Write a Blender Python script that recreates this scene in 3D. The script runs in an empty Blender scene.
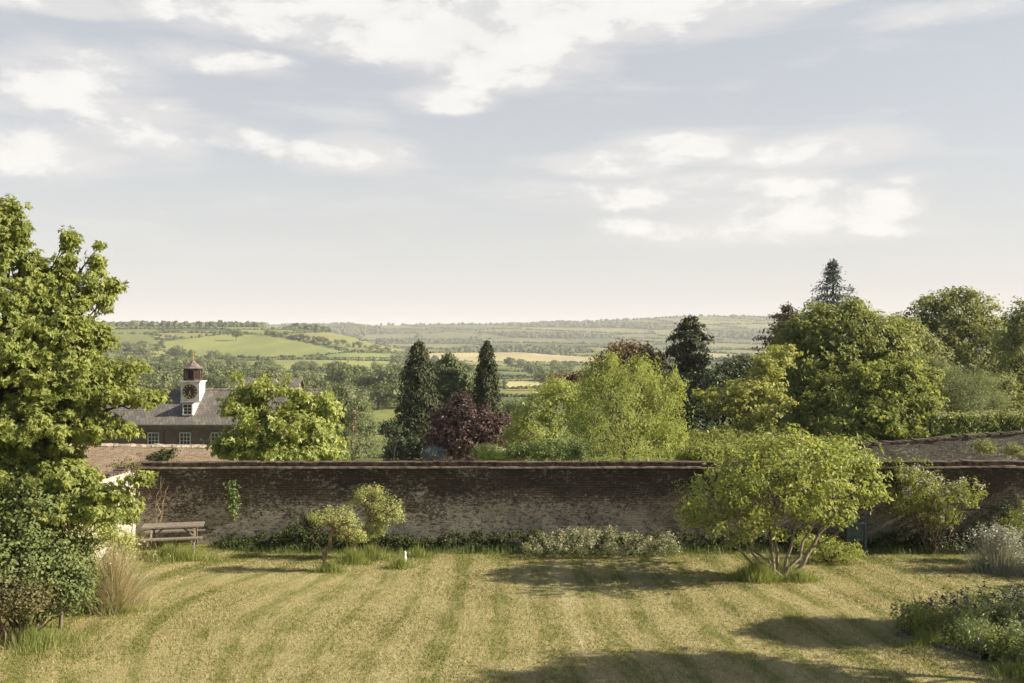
import bpy, math, random
import numpy as np
from mathutils import Vector, Matrix
from mathutils import noise as mnoise

F = 35/36*1024; CZ = 6.66; HY = 341.5; CX = 512.0
SC = bpy.context.scene; COL = SC.collection
SUN_ELEV = math.radians(27.5)
SUN_AZ = math.atan2(1.0, -0.045)          # direction towards the sun: x = sin, y = cos

# ------------------------------------------------------------------ helpers
def P(px, py, D):
    return np.array([(px-CX)/F*D, D, CZ-(py-HY)/F*D])

def mesh(name, verts, faces, mat, base=(0, 0, 0), parent=None, tint=None, smooth=False, coln=None):
    """faces: (M,k) array or a list of arrays with different k"""
    v = np.asarray(verts, dtype=np.float64) - np.asarray(base, dtype=np.float64)
    fl = faces if isinstance(faces, list) else [faces]
    fl = [np.asarray(f, dtype=np.int32) for f in fl if len(f)]
    me = bpy.data.meshes.new(name)
    me.vertices.add(len(v)); me.vertices.foreach_set('co', v.astype(np.float32).ravel())
    nl = sum(f.size for f in fl); nf = sum(len(f) for f in fl)
    me.loops.add(nl); me.loops.foreach_set('vertex_index', np.concatenate([f.ravel() for f in fl]))
    me.polygons.add(nf)
    st = []; o = 0
    for f in fl:
        st.append(o+np.arange(len(f))*f.shape[1]); o += f.size
    me.polygons.foreach_set('loop_start', np.concatenate(st).astype(np.int32))
    if tint is not None:
        a = me.attributes.new('tint', 'FLOAT', 'FACE'); a.data.foreach_set('value', np.asarray(tint, dtype=np.float32))
    if coln is not None:
        a = me.attributes.new('fieldcol', 'FLOAT_COLOR', 'FACE'); a.data.foreach_set('color', np.asarray(coln, dtype=np.float32).ravel())
    me.update(calc_edges=True)
    me.validate()
    me.polygons.foreach_set('use_smooth', [smooth]*len(me.polygons))
    me.materials.append(mat)
    ob = bpy.data.objects.new(name, me); COL.objects.link(ob)
    if parent is None: ob.location = base
    else: ob.parent = parent
    return ob

def tag(o, label=None, cat=None, group=None, kind=None):
    if label: o['label'] = label
    if cat: o['category'] = cat
    if group: o['group'] = group
    if kind: o['kind'] = kind
    return o

def thing(name, label, cat, loc, group=None):
    o = bpy.data.objects.new(name, None); COL.objects.link(o); o.location = tuple(float(c) for c in loc)
    o.empty_display_size = .2
    return tag(o, label, cat, group)

class MB:
    def __init__(s): s.v = []; s.f3 = []; s.f4 = []; s.n = 0
    def add(s, v, f):
        v = np.asarray(v, float); f = np.asarray(f, int)+s.n
        s.v.append(v); s.n += len(v)
        (s.f4 if f.shape[1] == 4 else s.f3).append(f)
    def box(s, a, b, M=None):
        x0, y0, z0 = a; x1, y1, z1 = b
        v = np.array([[x0,y0,z0],[x1,y0,z0],[x1,y1,z0],[x0,y1,z0],[x0,y0,z1],[x1,y0,z1],[x1,y1,z1],[x0,y1,z1]], float)
        if M is not None: v = np.array([M @ Vector(p) for p in v])
        s.add(v, [[0,3,2,1],[4,5,6,7],[0,1,5,4],[1,2,6,5],[2,3,7,6],[3,0,4,7]])
    def bar(s, p, q, w, h, up=(0, 0, 1)):
        p = np.array(p, float); q = np.array(q, float); d = q-p; L = np.linalg.norm(d); d /= L
        sx = np.cross(d, up); sx /= max(np.linalg.norm(sx), 1e-6); uz = np.cross(sx, d)
        v = []
        for e in (p, q):
            for a, b in ((-1, -1), (1, -1), (1, 1), (-1, 1)): v.append(e+sx*a*w/2+uz*b*h/2)
        s.add(v, [[0,1,2,3],[7,6,5,4],[0,4,5,1],[1,5,6,2],[2,6,7,3],[3,7,4,0]])
    def tube(s, pts, rad, n=6):
        pts = np.array(pts, float); m = len(pts); rad = np.asarray(rad, float)
        d = np.gradient(pts, axis=0); d /= np.linalg.norm(d, axis=1)[:, None]+1e-9
        ref = np.array([0.31, .95, .02]) if abs(d[0][1]) < .8 else np.array([1., 0, 0])
        a = np.cross(d, ref); a /= np.linalg.norm(a, axis=1)[:, None]+1e-9; b = np.cross(d, a)
        t = np.linspace(0, 2*np.pi, n, endpoint=False)
        v = (pts[:, None]+rad[:, None, None]*(a[:, None]*np.cos(t)[None, :, None]+b[:, None]*np.sin(t)[None, :, None])).reshape(-1, 3)
        i = np.arange(m-1)[:, None]*n; j = np.arange(n)[None, :]; k = (j+1) % n
        f = np.stack([i+j, i+k, i+n+k, i+n+j], -1).reshape(-1, 4)
        s.add(v, f)
    def build(s, name, mat, base=(0, 0, 0), parent=None, smooth=False):
        fs = []
        if s.f4: fs.append(np.concatenate(s.f4))
        if s.f3: fs.append(np.concatenate(s.f3))
        return mesh(name, np.concatenate(s.v), fs, mat, base, parent, smooth=smooth)

def lathe(mb, prof, n=12, c=(0, 0, 0)):
    pr = np.array(prof, float); t = np.linspace(0, 2*np.pi, n, endpoint=False)
    v = np.stack([pr[:, 0:1]*np.cos(t)+c[0], pr[:, 0:1]*np.sin(t)+c[1], pr[:, 1:2]+0*t+c[2]], -1).reshape(-1, 3)
    m = len(pr); i = np.arange(m-1)[:, None]*n; j = np.arange(n)[None, :]; k = (j+1) % n
    mb.add(v, np.stack([i+j, i+k, i+n+k, i+n+j], -1).reshape(-1, 4))

# ------------------------------------------------------------------ materials
def newmat(name):
    m = bpy.data.materials.new(name); m.use_nodes = True
    nt = m.node_tree; nt.nodes.clear()
    out = nt.nodes.new('ShaderNodeOutputMaterial')
    return m, nt, out
class N:
    """tiny wrapper for building node trees"""
    def __init__(s, nt): s.nt = nt
    def node(s, t, **kw):
        n = s.nt.nodes.new(t)
        for k, v in kw.items(): setattr(n, k, v)
        return n
    def link(s, a, b): s.nt.links.new(a, b)
    def inp(s, sock, v):
        if isinstance(v, bpy.types.NodeSocket): s.link(v, sock)
        elif v is not None: sock.default_value = v
    def math(s, op, a, b=None, c=None, clamp=False):
        n = s.node('ShaderNodeMath', operation=op); n.use_clamp = clamp
        s.inp(n.inputs[0], a)
        if b is not None: s.inp(n.inputs[1], b)
        if c is not None: s.inp(n.inputs[2], c)
        return n.outputs[0]
    def mix(s, f, a, b, blend='MIX'):
        n = s.node('ShaderNodeMix', data_type='RGBA', blend_type=blend)
        s.inp(n.inputs[0], f)
        for k, v in ((6, a), (7, b)):
            if isinstance(v, tuple) and len(v) == 3: v = v+(1,)
            s.inp(n.inputs[k], v)
        return n.outputs[2]
    def ramp(s, v, lo, hi, a=0., b=1.):
        n = s.node('ShaderNodeMapRange', interpolation_type='SMOOTHSTEP')
        s.inp(n.inputs[0], v); n.inputs[1].default_value = lo; n.inputs[2].default_value = hi
        n.inputs[3].default_value = a; n.inputs[4].default_value = b
        return n.outputs[0]
    def noise(s, vec, scale, detail=3., rough=.55, dist=0., out=0):
        n = s.node('ShaderNodeTexNoise'); s.inp(n.inputs['Vector'], vec)
        n.inputs['Scale'].default_value = scale; n.inputs['Detail'].default_value = detail
        n.inputs['Roughness'].default_value = rough; n.inputs['Distortion'].default_value = dist
        return n.outputs[out]
    def scalev(s, vec, sc, off=(0, 0, 0)):
        n = s.node('ShaderNodeMapping'); s.inp(n.inputs[0], vec); n.inputs[3].default_value = sc; n.inputs[1].default_value = off
        return n.outputs[0]
    def sep(s, v):
        n = s.node('ShaderNodeSeparateXYZ'); s.link(v, n.inputs[0]); return n.outputs
    def comb(s, x, y, z):
        n = s.node('ShaderNodeCombineXYZ'); s.inp(n.inputs[0], x); s.inp(n.inputs[1], y); s.inp(n.inputs[2], z); return n.outputs[0]
    def bsdf(s, col, rough=.8, spec=.3, normal=None, metal=0.):
        n = s.node('ShaderNodeBsdfPrincipled')
        if isinstance(col, tuple) and len(col) == 3: col = col+(1,)
        s.inp(n.inputs['Base Color'], col); s.inp(n.inputs['Roughness'], rough)
        n.inputs['Specular IOR Level'].default_value = spec; n.inputs['Metallic'].default_value = metal
        if normal is not None: s.link(normal, n.inputs['Normal'])
        return n.outputs[0]
    def bump(s, h, strength=.5, dist=.02):
        n = s.node('ShaderNodeBump'); s.link(h, n.inputs['Height'])
        n.inputs['Strength'].default_value = strength; n.inputs['Distance'].default_value = dist
        return n.outputs[0]
    def pos(s): return s.node('ShaderNodeNewGeometry').outputs['Position']
    def obj(s): return s.node('ShaderNodeTexCoord').outputs['Object']

def leafmat(name, c1, c2, trans=.3, rough=.5, spec=.35, tcol=None):
    """c1 dark leaf colour, c2 light leaf colour, chosen leaf by leaf"""
    if c1[1] >= c1[0]*.9 and c1[1] > c1[2] and 'conifer' not in name and 'ivy' not in name: c1, c2 = [tuple(min(1, v*k) for v, k in zip(c, (1.30, 1.38, 1.75))) for c in (c1, c2)]
    m, nt, out = newmat(name); n = N(nt)
    a = n.node('ShaderNodeAttribute', attribute_name='tint').outputs['Fac']
    c = n.mix(a, c1, c2)
    b = n.bsdf(c, rough, spec)
    t = n.node('ShaderNodeBsdfTranslucent')
    tc = n.mix(a, tuple(min(1, k*1.35) for k in (tcol or c1)), tuple(min(1, k*1.35) for k in (tcol or c2)))
    tc2 = n.mix(1., tc, (1.06, 1.0, .68), 'MULTIPLY'); n.link(tc2, t.inputs[0])
    mx = n.node('ShaderNodeMixShader'); mx.inputs[0].default_value = trans
    n.link(b, mx.inputs[1]); n.link(t.outputs[0], mx.inputs[2]); n.link(mx.outputs[0], out.inputs[0])
    return m

def plain(name, col, rough=.7, spec=.3, metal=0., var=.25, scale=8., bump=0.):
    m, nt, out = newmat(name); n = N(nt)
    o = n.obj(); f = n.noise(o, scale, 4.)
    c = n.mix(n.ramp(f, .3, .7), tuple(k*(1-var) for k in col), tuple(min(1, k*(1+var)) for k in col))
    nm = n.bump(f, bump, .02) if bump else None
    n.link(n.bsdf(c, rough, spec, nm, metal), out.inputs[0]); return m

def bark(name, c1, c2):
    m, nt, out = newmat(name); n = N(nt)
    v = n.scalev(n.obj(), (1, 1, .22)); f = n.noise(v, 16., 5., .65)
    c = n.mix(n.ramp(f, .35, .68), c1, c2)
    n.link(n.bsdf(c, .9, .15, n.bump(f, .6, .02)), out.inputs[0]); return m

def brick(name, c1, c2, mortar, lime=.5, limelow=0., scale=1., dark=(.03, .026, .022), darkamt=.5, topshade=0.):
    m, nt, out = newmat(name); n = N(nt)
    o = n.obj(); s = n.sep(o)
    # bricks follow the wall's length (x) and height (z); y is added so that the side faces carry bricks too
    vec = n.comb(n.math('ADD', s[0], s[1]), s[2], 0.)
    wob = n.noise(vec, .9, 2., .5, out=1)
    vv = n.mix(.03, vec, wob)
    b = n.node('ShaderNodeTexBrick'); n.link(vv, b.inputs['Vector'])
    b.inputs['Color1'].default_value = c1+(1,); b.inputs['Color2'].default_value = c2+(1,)
    b.inputs['Mortar'].default_value = mortar+(1,); b.inputs['Scale'].default_value = scale
    b.inputs['Brick Width'].default_value = .235; b.inputs['Row Height'].default_value = .078
    b.inputs['Mortar Size'].default_value = .008; b.inputs['Bias'].default_value = 0.
    col = b.outputs['Color']
    # odd bricks: dark burnt ones and pale ones, cell by cell
    cell = n.node('ShaderNodeTexVoronoi', feature='F1'); n.link(n.scalev(vec, (4.26, 12.8, 1.)), cell.inputs['Vector'])
    cs = n.sep(cell.outputs['Color'])
    col = n.mix(n.math('MULTIPLY', n.ramp(cs[0], .45, .95), .55), col, dark)
    # large weathering
    big = n.noise(n.scalev(o, (.5, .5, .9)), .9, 4., .6)
    dk = n.math('MULTIPLY', n.ramp(big, .4, .62), darkamt)
    col = n.mix(dk, col, dark)
    if topshade:  # shade under the coping, painted as a darker upper wall
        col = n.mix(n.math('MULTIPLY', n.ramp(s[2], 1.3, 2.5), topshade), col, dark)
    # pale lime and lichen left in patches, brick by brick
    fine = n.noise(n.scalev(vec, (1., 1.6, 1.)), 5.5, 5., .7)
    reg = n.noise(n.scalev(vec, (.6, 1., 1.)), 1.3, 3., .6)
    low = n.ramp(s[2], 2.3, .5, 0., limelow)
    a = n.math('ADD', n.math('ADD', n.math('MULTIPLY', fine, .95), n.math('MULTIPLY', reg, .5)), n.math('ADD', low, n.math('MULTIPLY', cs[1], .24)))
    lm = n.math('MULTIPLY', n.math('MULTIPLY', n.ramp(a, .90, 1.12), lime), n.ramp(s[0], 7., 20., 1., .5))
    col = n.mix(lm, col, (.46, .43, .34))
    h = n.math('ADD', n.math('MULTIPLY', b.outputs['Fac'], -1.), n.math('MULTIPLY', fine, 1.1))
    h = n.math('ADD', h, n.math('MULTIPLY', cs[2], .7))
    n.link(n.bsdf(col, .92, .15, n.bump(h, .9, .02)), out.inputs[0]); return m

def lawn_colour(n):
    p = n.pos(); s = n.sep(p)
    w1 = n.noise(n.scalev(p, (.12, .12, 1)), 1., 2.)
    wx = n.math('MULTIPLY', n.math('SUBTRACT', w1, .5), 1.3)
    k = n.math('ADD', n.math('MULTIPLY', n.math('SUBTRACT', s[1], 25.), .022), 1.)
    sx = n.math('ADD', n.math('MULTIPLY', s[0], k), wx)
    # the mower turned in a curve at the left end of the lawn
    dx = n.math('ADD', s[0], 3.); dy = n.math('SUBTRACT', s[1], 24.)
    rr = n.math('SQRT', n.math('ADD', n.math('MULTIPLY', dx, dx), n.math('MULTIPLY', n.math('MULTIPLY', dy, dy), .7)))
    rr = n.math('SUBTRACT', -3., rr)
    lf = n.ramp(s[0], -3.4, -8.6)
    sm = n.node('ShaderNodeMix', data_type='FLOAT'); n.link(lf, sm.inputs[0]); n.link(sx, sm.inputs[2]); n.link(rr, sm.inputs[3])
    st = sm.outputs[0]
    sn = n.math('SINE', n.math('MULTIPLY', st, 5.4))
    one = n.noise(n.comb(st, 0., 0.), 1.0, 3., .65)
    wv = n.math('ADD', n.math('MULTIPLY', sn, .095), one)
    fine = n.noise(n.scalev(p, (1., .8, 1.)), 7., 6., .72)
    mid = n.noise(n.scalev(p, (1., .7, 1.)), 1.1, 4., .6)
    strk = n.noise(n.comb(n.math('MULTIPLY', st, 6.), n.math('MULTIPLY', s[1], .7), 0.), 1.4, 3., .6)
    v = n.math('ADD', n.math('MULTIPLY', wv, .74), n.math('ADD', n.math('MULTIPLY', fine, .27), n.math('ADD', n.math('MULTIPLY', mid, .42), n.math('MULTIPLY', strk, .4))))
    # greener towards the wall, at the left and under the planting
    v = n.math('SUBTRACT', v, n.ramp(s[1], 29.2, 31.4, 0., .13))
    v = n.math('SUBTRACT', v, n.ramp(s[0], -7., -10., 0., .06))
    g = n.mix(n.ramp(v, .755, .965), (.185, .185, .058), (.325, .285, .13))
    g = n.mix(n.ramp(v, .965, 1.19), g, (.43, .38, .22))
    br = n.noise(p, .55, 4., .6)
    g = n.mix(n.ramp(br, .58, .78, 0., .45), g, (.22, .165, .085))
    return g, fine

def lawnmat(name, blade=False):
    m, nt, out = newmat(name); n = N(nt)
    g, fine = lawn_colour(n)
    if blade:
        a = n.node('ShaderNodeAttribute', attribute_name='tint').outputs['Fac']
        g = n.mix(a, n.mix(1., g, (.78, .86, .76), 'MULTIPLY'), n.mix(1., g, (1.2, 1.18, 1.14), 'MULTIPLY'))
        b = n.bsdf(g, .6, .25)
        t = n.node('ShaderNodeBsdfTranslucent'); n.link(g, t.inputs[0])
        mx = n.node('ShaderNodeMixShader'); mx.inputs[0].default_value = .3
        n.link(b, mx.inputs[1]); n.link(t.outputs[0], mx.inputs[2]); n.link(mx.outputs[0], out.inputs[0])
    else:
        n.link(n.bsdf(g, .9, .1, n.bump(fine, .8, .05)), out.inputs[0])
    return m

M = {}
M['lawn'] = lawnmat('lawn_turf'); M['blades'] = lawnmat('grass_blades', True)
M['brick'] = brick('old_brick', (.125, .086, .055), (.075, .053, .037), (.17, .15, .115), lime=.85, limelow=.24, topshade=.45)
M['bricklit'] = brick('sunlit_pale_brick', (.62, .58, .52), (.46, .40, .34), (.5, .46, .4), lime=.8, limelow=.2, darkamt=.05, dark=(.35, .28, .22))  # sunlit brightness of the side wall is put into this brick colour
M['bricktan'] = brick('tan_brick', (.30, .225, .155), (.18, .13, .09), (.34, .3, .24), lime=.3, darkamt=.15, dark=(.14, .10, .075))
M['brickgrey'] = brick('weathered_brick', (.17, .145, .12), (.10, .085, .07), (.2, .185, .155), lime=.9, limelow=.40, darkamt=.4)
M['brickhouse'] = brick('stable_brick', (.24, .165, .12), (.16, .112, .085), (.24, .2, .16), lime=.15, darkamt=.35, dark=(.09, .065, .052), scale=.9)
M['coping'] = plain('coping_stone', (.30, .25, .20), .9, .15, var=.5, scale=5., bump=.4)
M['copingdark'] = plain('coping_tile', (.10, .072, .056), .9, .15, var=.6, scale=6., bump=.5)
M['slate'] = None
M['white'] = plain('white_painted_wood', (.58, .56, .51), .6, .3, var=.2, scale=2.2)
M['render'] = plain('cream_render', (.62, .58, .52), .85, .1, var=.08, scale=1.)
M['glass'] = plain('dark_glass', (.02, .022, .025), .12, .5, var=.2)
M['black'] = plain('black_clock_paint', (.012, .012, .014), .35, .4, var=.1)
M['gold'] = plain('gold_leaf', (.62, .42, .13), .35, .5, metal=.6, var=.1)
M['oldwood'] = plain('weathered_wood', (.21, .18, .145), .85, .2, var=.35, scale=14., bump=.3)
M['darkwood'] = plain('stained_dark_wood', (.075, .046, .034), .75, .2, var=.35, scale=7., bump=.3)
M['copper'] = plain('brown_lead_roof', (.16, .13, .11), .7, .3, var=.3, scale=4.)
M['bluewood'] = plain('slate_blue_painted_wood', (.07, .09, .10), .6, .3, var=.25, scale=9.)
M['palewood'] = plain('pale_edging_wood', (.14, .125, .105), .85, .2, var=.3, scale=8., bump=.3)
M['gravel'] = plain('pale_gravel', (.42, .35, .27), .95, .1, var=.2, scale=6., bump=.4)
M['palestone'] = plain('pale_stone', (.72, .70, .66), .7, .2, var=.1, scale=20.)
M['soil'] = plain('dark_soil', (.05, .038, .026), .95, .1, var=.35, scale=9., bump=.6)
M['bird'] = plain('dark_feathers', (.03, .03, .032), .8, .2, var=.2)
m, nt, out = newmat('slate'); n = N(nt)
o = n.obj(); s = n.sep(o)
b = n.node('ShaderNodeTexBrick'); n.link(n.comb(s[0], n.math('MULTIPLY', s[2], 1.8), 0.), b.inputs['Vector'])
b.inputs['Color1'].default_value = (.15, .135, .125, 1); b.inputs['Color2'].default_value = (.225, .20, .18, 1); b.inputs['Mortar'].default_value = (.05, .045, .04, 1)
b.inputs['Scale'].default_value = 1.; b.inputs['Brick Width'].default_value = .3; b.inputs['Row Height'].default_value = .28; b.inputs['Mortar Size'].default_value = .03
w = n.noise(n.scalev(o, (1, 1, .5)), 1.4, 5., .65)
c = n.mix(n.ramp(w, .35, .7), b.outputs['Color'], (.11, .105, .08)); c = n.mix(n.ramp(n.noise(n.scalev(o, (2.5, 1, .3)), 1.2, 4.), .5, .75, 0., .6), c, (.3, .27, .22))
n.link(n.bsdf(c, .75, .3, n.bump(b.outputs['Fac'], .4, .02)), out.inputs[0]); M['slate'] = m

BK = bark('bark_grey_brown', (.07, .05, .036), (.2, .155, .115)); BKP = bark('bark_pale', (.15, .12, .085), (.33, .285, .215)); BKD = bark('bark_dark', (.03, .023, .018), (.09, .07, .055))
BKR = bark('bark_tan', (.13, .09, .055), (.33, .25, .16))
L = {}
L['maple'] = leafmat('maple_leaf', (.105, .13, .024), (.275, .28, .065), .42, .5, .22)
L['mapley'] = leafmat('young_maple_leaf', (.14, .165, .028), (.30, .31, .07), .4, .45, .4)
L['bramble'] = leafmat('bramble_leaf', (.06, .08, .02), (.15, .165, .045), .28, .5, .2)
L['bramblered'] = leafmat('reddish_leaf', (.085, .075, .032), (.17, .155, .055), .25, .5, .35)
L['fig'] = leafmat('fig_leaf', (.12, .145, .026), (.30, .31, .08), .38, .5, .15)
L['gold'] = leafmat('golden_leaf', (.18, .19, .034), (.37, .355, .085), .3, .5, .35)
L['spirea'] = leafmat('lime_gold_leaf', (.18, .19, .045), (.36, .355, .115), .3, .5, .2)
L['willow'] = leafmat('willow_leaf', (.16, .185, .036), (.36, .37, .10), .4, .5, .25)
L['greygreen'] = leafmat('grey_green_leaf', (.125, .145, .05), (.235, .25, .11), .3, .55, .3)
L['sycamore'] = leafmat('sycamore_leaf', (.095, .115, .022), (.255, .26, .065), .38, .5, .3)
L['oak'] = leafmat('oak_leaf', (.10, .115, .028), (.26, .26, .085), .38, .5, .25)
L['darkgreen'] = leafmat('dark_leaf', (.025, .036, .013), (.07, .085, .028), .2, .5, .3)
L['conifer'] = leafmat('conifer_needles', (.028, .038, .016), (.085, .095, .036), .12, .6, .25)
L['cypress'] = leafmat('cypress_spray', (.06, .08, .026), (.14, .155, .05), .15, .6, .25)
L['spruce'] = leafmat('blue_spruce_needles', (.045, .058, .04), (.10, .115, .075), .1, .6, .25)
L['cedar'] = leafmat('brown_cedar_needles', (.07, .055, .03), (.16, .125, .065), .1, .6, .25)
L['purple'] = leafmat('purple_leaf', (.035, .021, .018), (.14, .085, .068), .25, .5, .35)
L['copperb'] = leafmat('copper_leaf', (.12, .075, .036), (.26, .165, .085), .25, .5, .3)
L['hedge'] = leafmat('hedge_leaf', (.08, .11, .024), (.16, .19, .05), .25, .5, .3)
L['limehedge'] = leafmat('lime_hedge_leaf', (.17, .21, .022), (.33, .36, .05), .3, .5, .3)
L['blue'] = leafmat('blue_grey_leaf', (.10, .115, .095), (.21, .225, .19), .2, .6, .25)
L['lav'] = leafmat('silver_leaf', (.15, .145, .085), (.34, .33, .23), .25, .6, .25)
L['ivy'] = leafmat('ivy_leaf', (.022, .033, .010), (.07, .085, .026), .2, .6, .12)
L['lush'] = leafmat('lush_green_blade', (.11, .135, .03), (.27, .28, .075), .35, .5, .3)
L['straw'] = leafmat('straw_blade', (.27, .235, .13), (.56, .50, .33), .3, .6, .25)
L['pinkf'] = leafmat('blush_petal', (.42, .34, .24), (.62, .55, .42), .35, .6, .2)
L['lilac'] = leafmat('lilac_petal', (.33, .28, .38), (.60, .55, .64), .35, .6, .2)
L['violet'] = leafmat('dark_purple_petal', (.035, .014, .05), (.10, .04, .13), .2, .5, .3)
L['vale'] = leafmat('valley_tree_leaf', (.045, .06, .018), (.165, .18, .052), .2, .6, .2)
L['valep'] = leafmat('pale_valley_tree_leaf', (.09, .11, .035), (.20, .215, .075), .2, .6, .2)
L['wood'] = leafmat('woodland_leaf', (.028, .040, .013), (.085, .10, .03), .1, .7, .1)
# ------------------------------------------------------------------ the lie of the land
_D = np.array([0, 34, 50, 70, 90, 120, 200, 400, 700, 1000, 1500, 2000, 2500, 3000, 3500, 4000, 4300, 4700, 7200.])
_Z = np.array([0, -.05, -.5, -1.5, -3.2, -6.5, -12, -18.5, -24, -26.5, -23, -13, 1, 22, 52, 88, 93, 86, 40.])
_lD = np.log(np.maximum(_D, 1.))
_cpx = np.array([-600, 0, 100, 300, 400, 480, 560, 640, 700, 760, 850, 1024, 1700.])
_cad = np.array([0.85, .80, .80, .80, .84, .93, .965, 1.06, 1.16, 1.10, 1.0, .92, .92])
def H(x, y):
    x = np.asarray(x, float); y = np.asarray(y, float)
    r = np.hypot(x, y); c = np.clip(y/np.maximum(r, 1e-6), math.cos(math.radians(33)), 1.)
    D = r*c; px = CX+F*np.clip(x/np.maximum(D, 1.), -1.4, 1.4)
    z = np.interp(np.log(np.maximum(D, 1.)), _lD, _Z)
    far = np.clip((D-2200)/1500, 0, 1)
    z = z*(1+(np.interp(px, _cpx, _cad)-1)*far)
    # the near hill on the left
    win = 1/(1+np.exp((px-372)/26.))*(1/(1+np.exp(-(px+500)/100.)))
    z = z+49*np.exp(-((D-1480)/470)**2)*win
    # rolling ground
    a = np.clip((D-150)/1500, 0, 1)
    z = z+a*(2.2*np.sin(x/310+1.3)*np.sin(y/270)+3.2*np.sin(x/520+y/900+.4)+far*(9*np.sin(x/430+2)*np.sin(y/240+x/700)+5*np.sin(x/190+1)*np.sin(y/330)))
    # bank rising on the right behind the wall
    b = np.clip((x-14)/9, 0, 1)*np.clip((y-36)/6, 0, 1)*np.clip((85-y)/30, 0, 1)
    z = z+b*2.6
    return z
def design_px(x, y, z):
    r = np.hypot(x, y); c = np.clip(y/np.maximum(r, 1e-6), math.cos(math.radians(33)), 1.); D = np.maximum(r*c, 1.)
    return CX+F*x/D, HY+F*(CZ-z)/D, D
_rows = np.array([560, 470, 440, 414, 398, 388, 379, 371, 364.5, 359, 354, 349, 344, 339, 334, 329, 324, 319, 310, 305, 302, 300.])
_spac = np.array([400, 300, 220, 170, 140, 130, 120, 110, 100, 98, 96, 94, 92, 90, 86, 80, 74, 70, 60, 60, 60, 60.])
_rng = np.random.default_rng(11)
_jit = _rng.random((60, 120, 2)); 
def in_poly(x, y, poly):
    ins = np.zeros(x.shape, bool); n = len(poly); j = n-1
    for i in range(n):
        xi, yi = poly[i]; xj, yj = poly[j]
        c = ((yi > y) != (yj > y)) & (x < (xj-xi)*(y-yi)/(yj-yi+1e-9)+xi); ins ^= c; j = i
    return ins
# fields one can recognise: outline, colour
FIELDS = [
 ([(163,341),(215,335),(262,334),(300,341),(348,352),(300,357),(200,358),(165,352)], (.20,.225,.075), 1600),
 ([(266,333.5),(330,332),(430,338),(430,352),(390,353),(352,351),(300,340)], (.19,.20,.08), 1700),
 ([(236,361),(300,359),(392,361),(392,371),(330,372),(240,373)], (.215,.23,.08), 1700),
 ([(108,333),(150,334),(163,345),(108,346)], (.175,.195,.07), 1700),
 ([(300,380),(352,379),(352,386),(300,387)], (.23,.23,.08), 1700),
 ([(330,408),(396,410),(398,445),(330,446)], (.225,.235,.075), 400),
 ([(425,353),(520,352),(560,355),(640,359),(640,364),(540,362),(425,361)], (.42,.36,.19), 2500),
 ([(505,381),(560,381),(600,387),(505,389)], (.42,.38,.19), 1400),
 ([(690,352),(735,354),(760,360),(690,362)], (.38,.36,.18), 3000),
 ([(425,334),(452,331),(482,334),(470,341),(420,341)], (.19,.20,.075), 5000),
 ([(365,334),(420,333),(415,341),(360,341)], (.21,.215,.085), 5000),
 ([(650,330),(700,328),(712,333),(660,336)], (.19,.22,.075), 5000),
]
PAL = np.array([(.17,.20,.06), (.13,.165,.05), (.205,.215,.075), (.25,.25,.10), (.15,.19,.065), (.115,.14,.05), (.21,.225,.085), (.185,.215,.065), (.145,.175,.055)])
def field_ids(x, y, z):
    px, py, D = design_px(x, y, z)
    v = np.interp(-py, -_rows, np.arange(len(_rows))); sp = np.interp(v, np.arange(len(_rows)), _spac)
    u = px/sp+v*.15
    iu = np.floor(u).astype(int); iv = np.floor(v).astype(int)
    best = np.full(x.shape, 1e9); bid = np.zeros(x.shape, int)
    for a in (-1, 0, 1):
        for b in (-1, 0, 1):
            ku = iu+a; kv = iv+b; j = _jit[kv % 60, ku % 120]
            # sheared cells give slanting boundaries
            d = (ku+.1+.8*j[..., 0]-u)**2+1.3*(kv+.12+.76*j[..., 1]-v)**2
            m = d < best; best = np.where(m, d, best); bid = np.where(m, (kv % 60)*120+(ku % 120), bid)
    wood = (_rng0[bid % 7200] < np.where(py < 346, .30, .12)) & (D > 1300)
    col = PAL[(bid*7919) % len(PAL)]
    for k, (poly, c, dm) in enumerate(FIELDS):
        m = in_poly(px, py, poly) & (D < dm) & (D > 150)
        bid = np.where(m, 10000+k, bid); wood = wood & ~m; col = np.where(m[..., None], np.array(c), col)
    return bid, wood, col
_rng0 = np.random.default_rng(5).random(7200)

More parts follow.
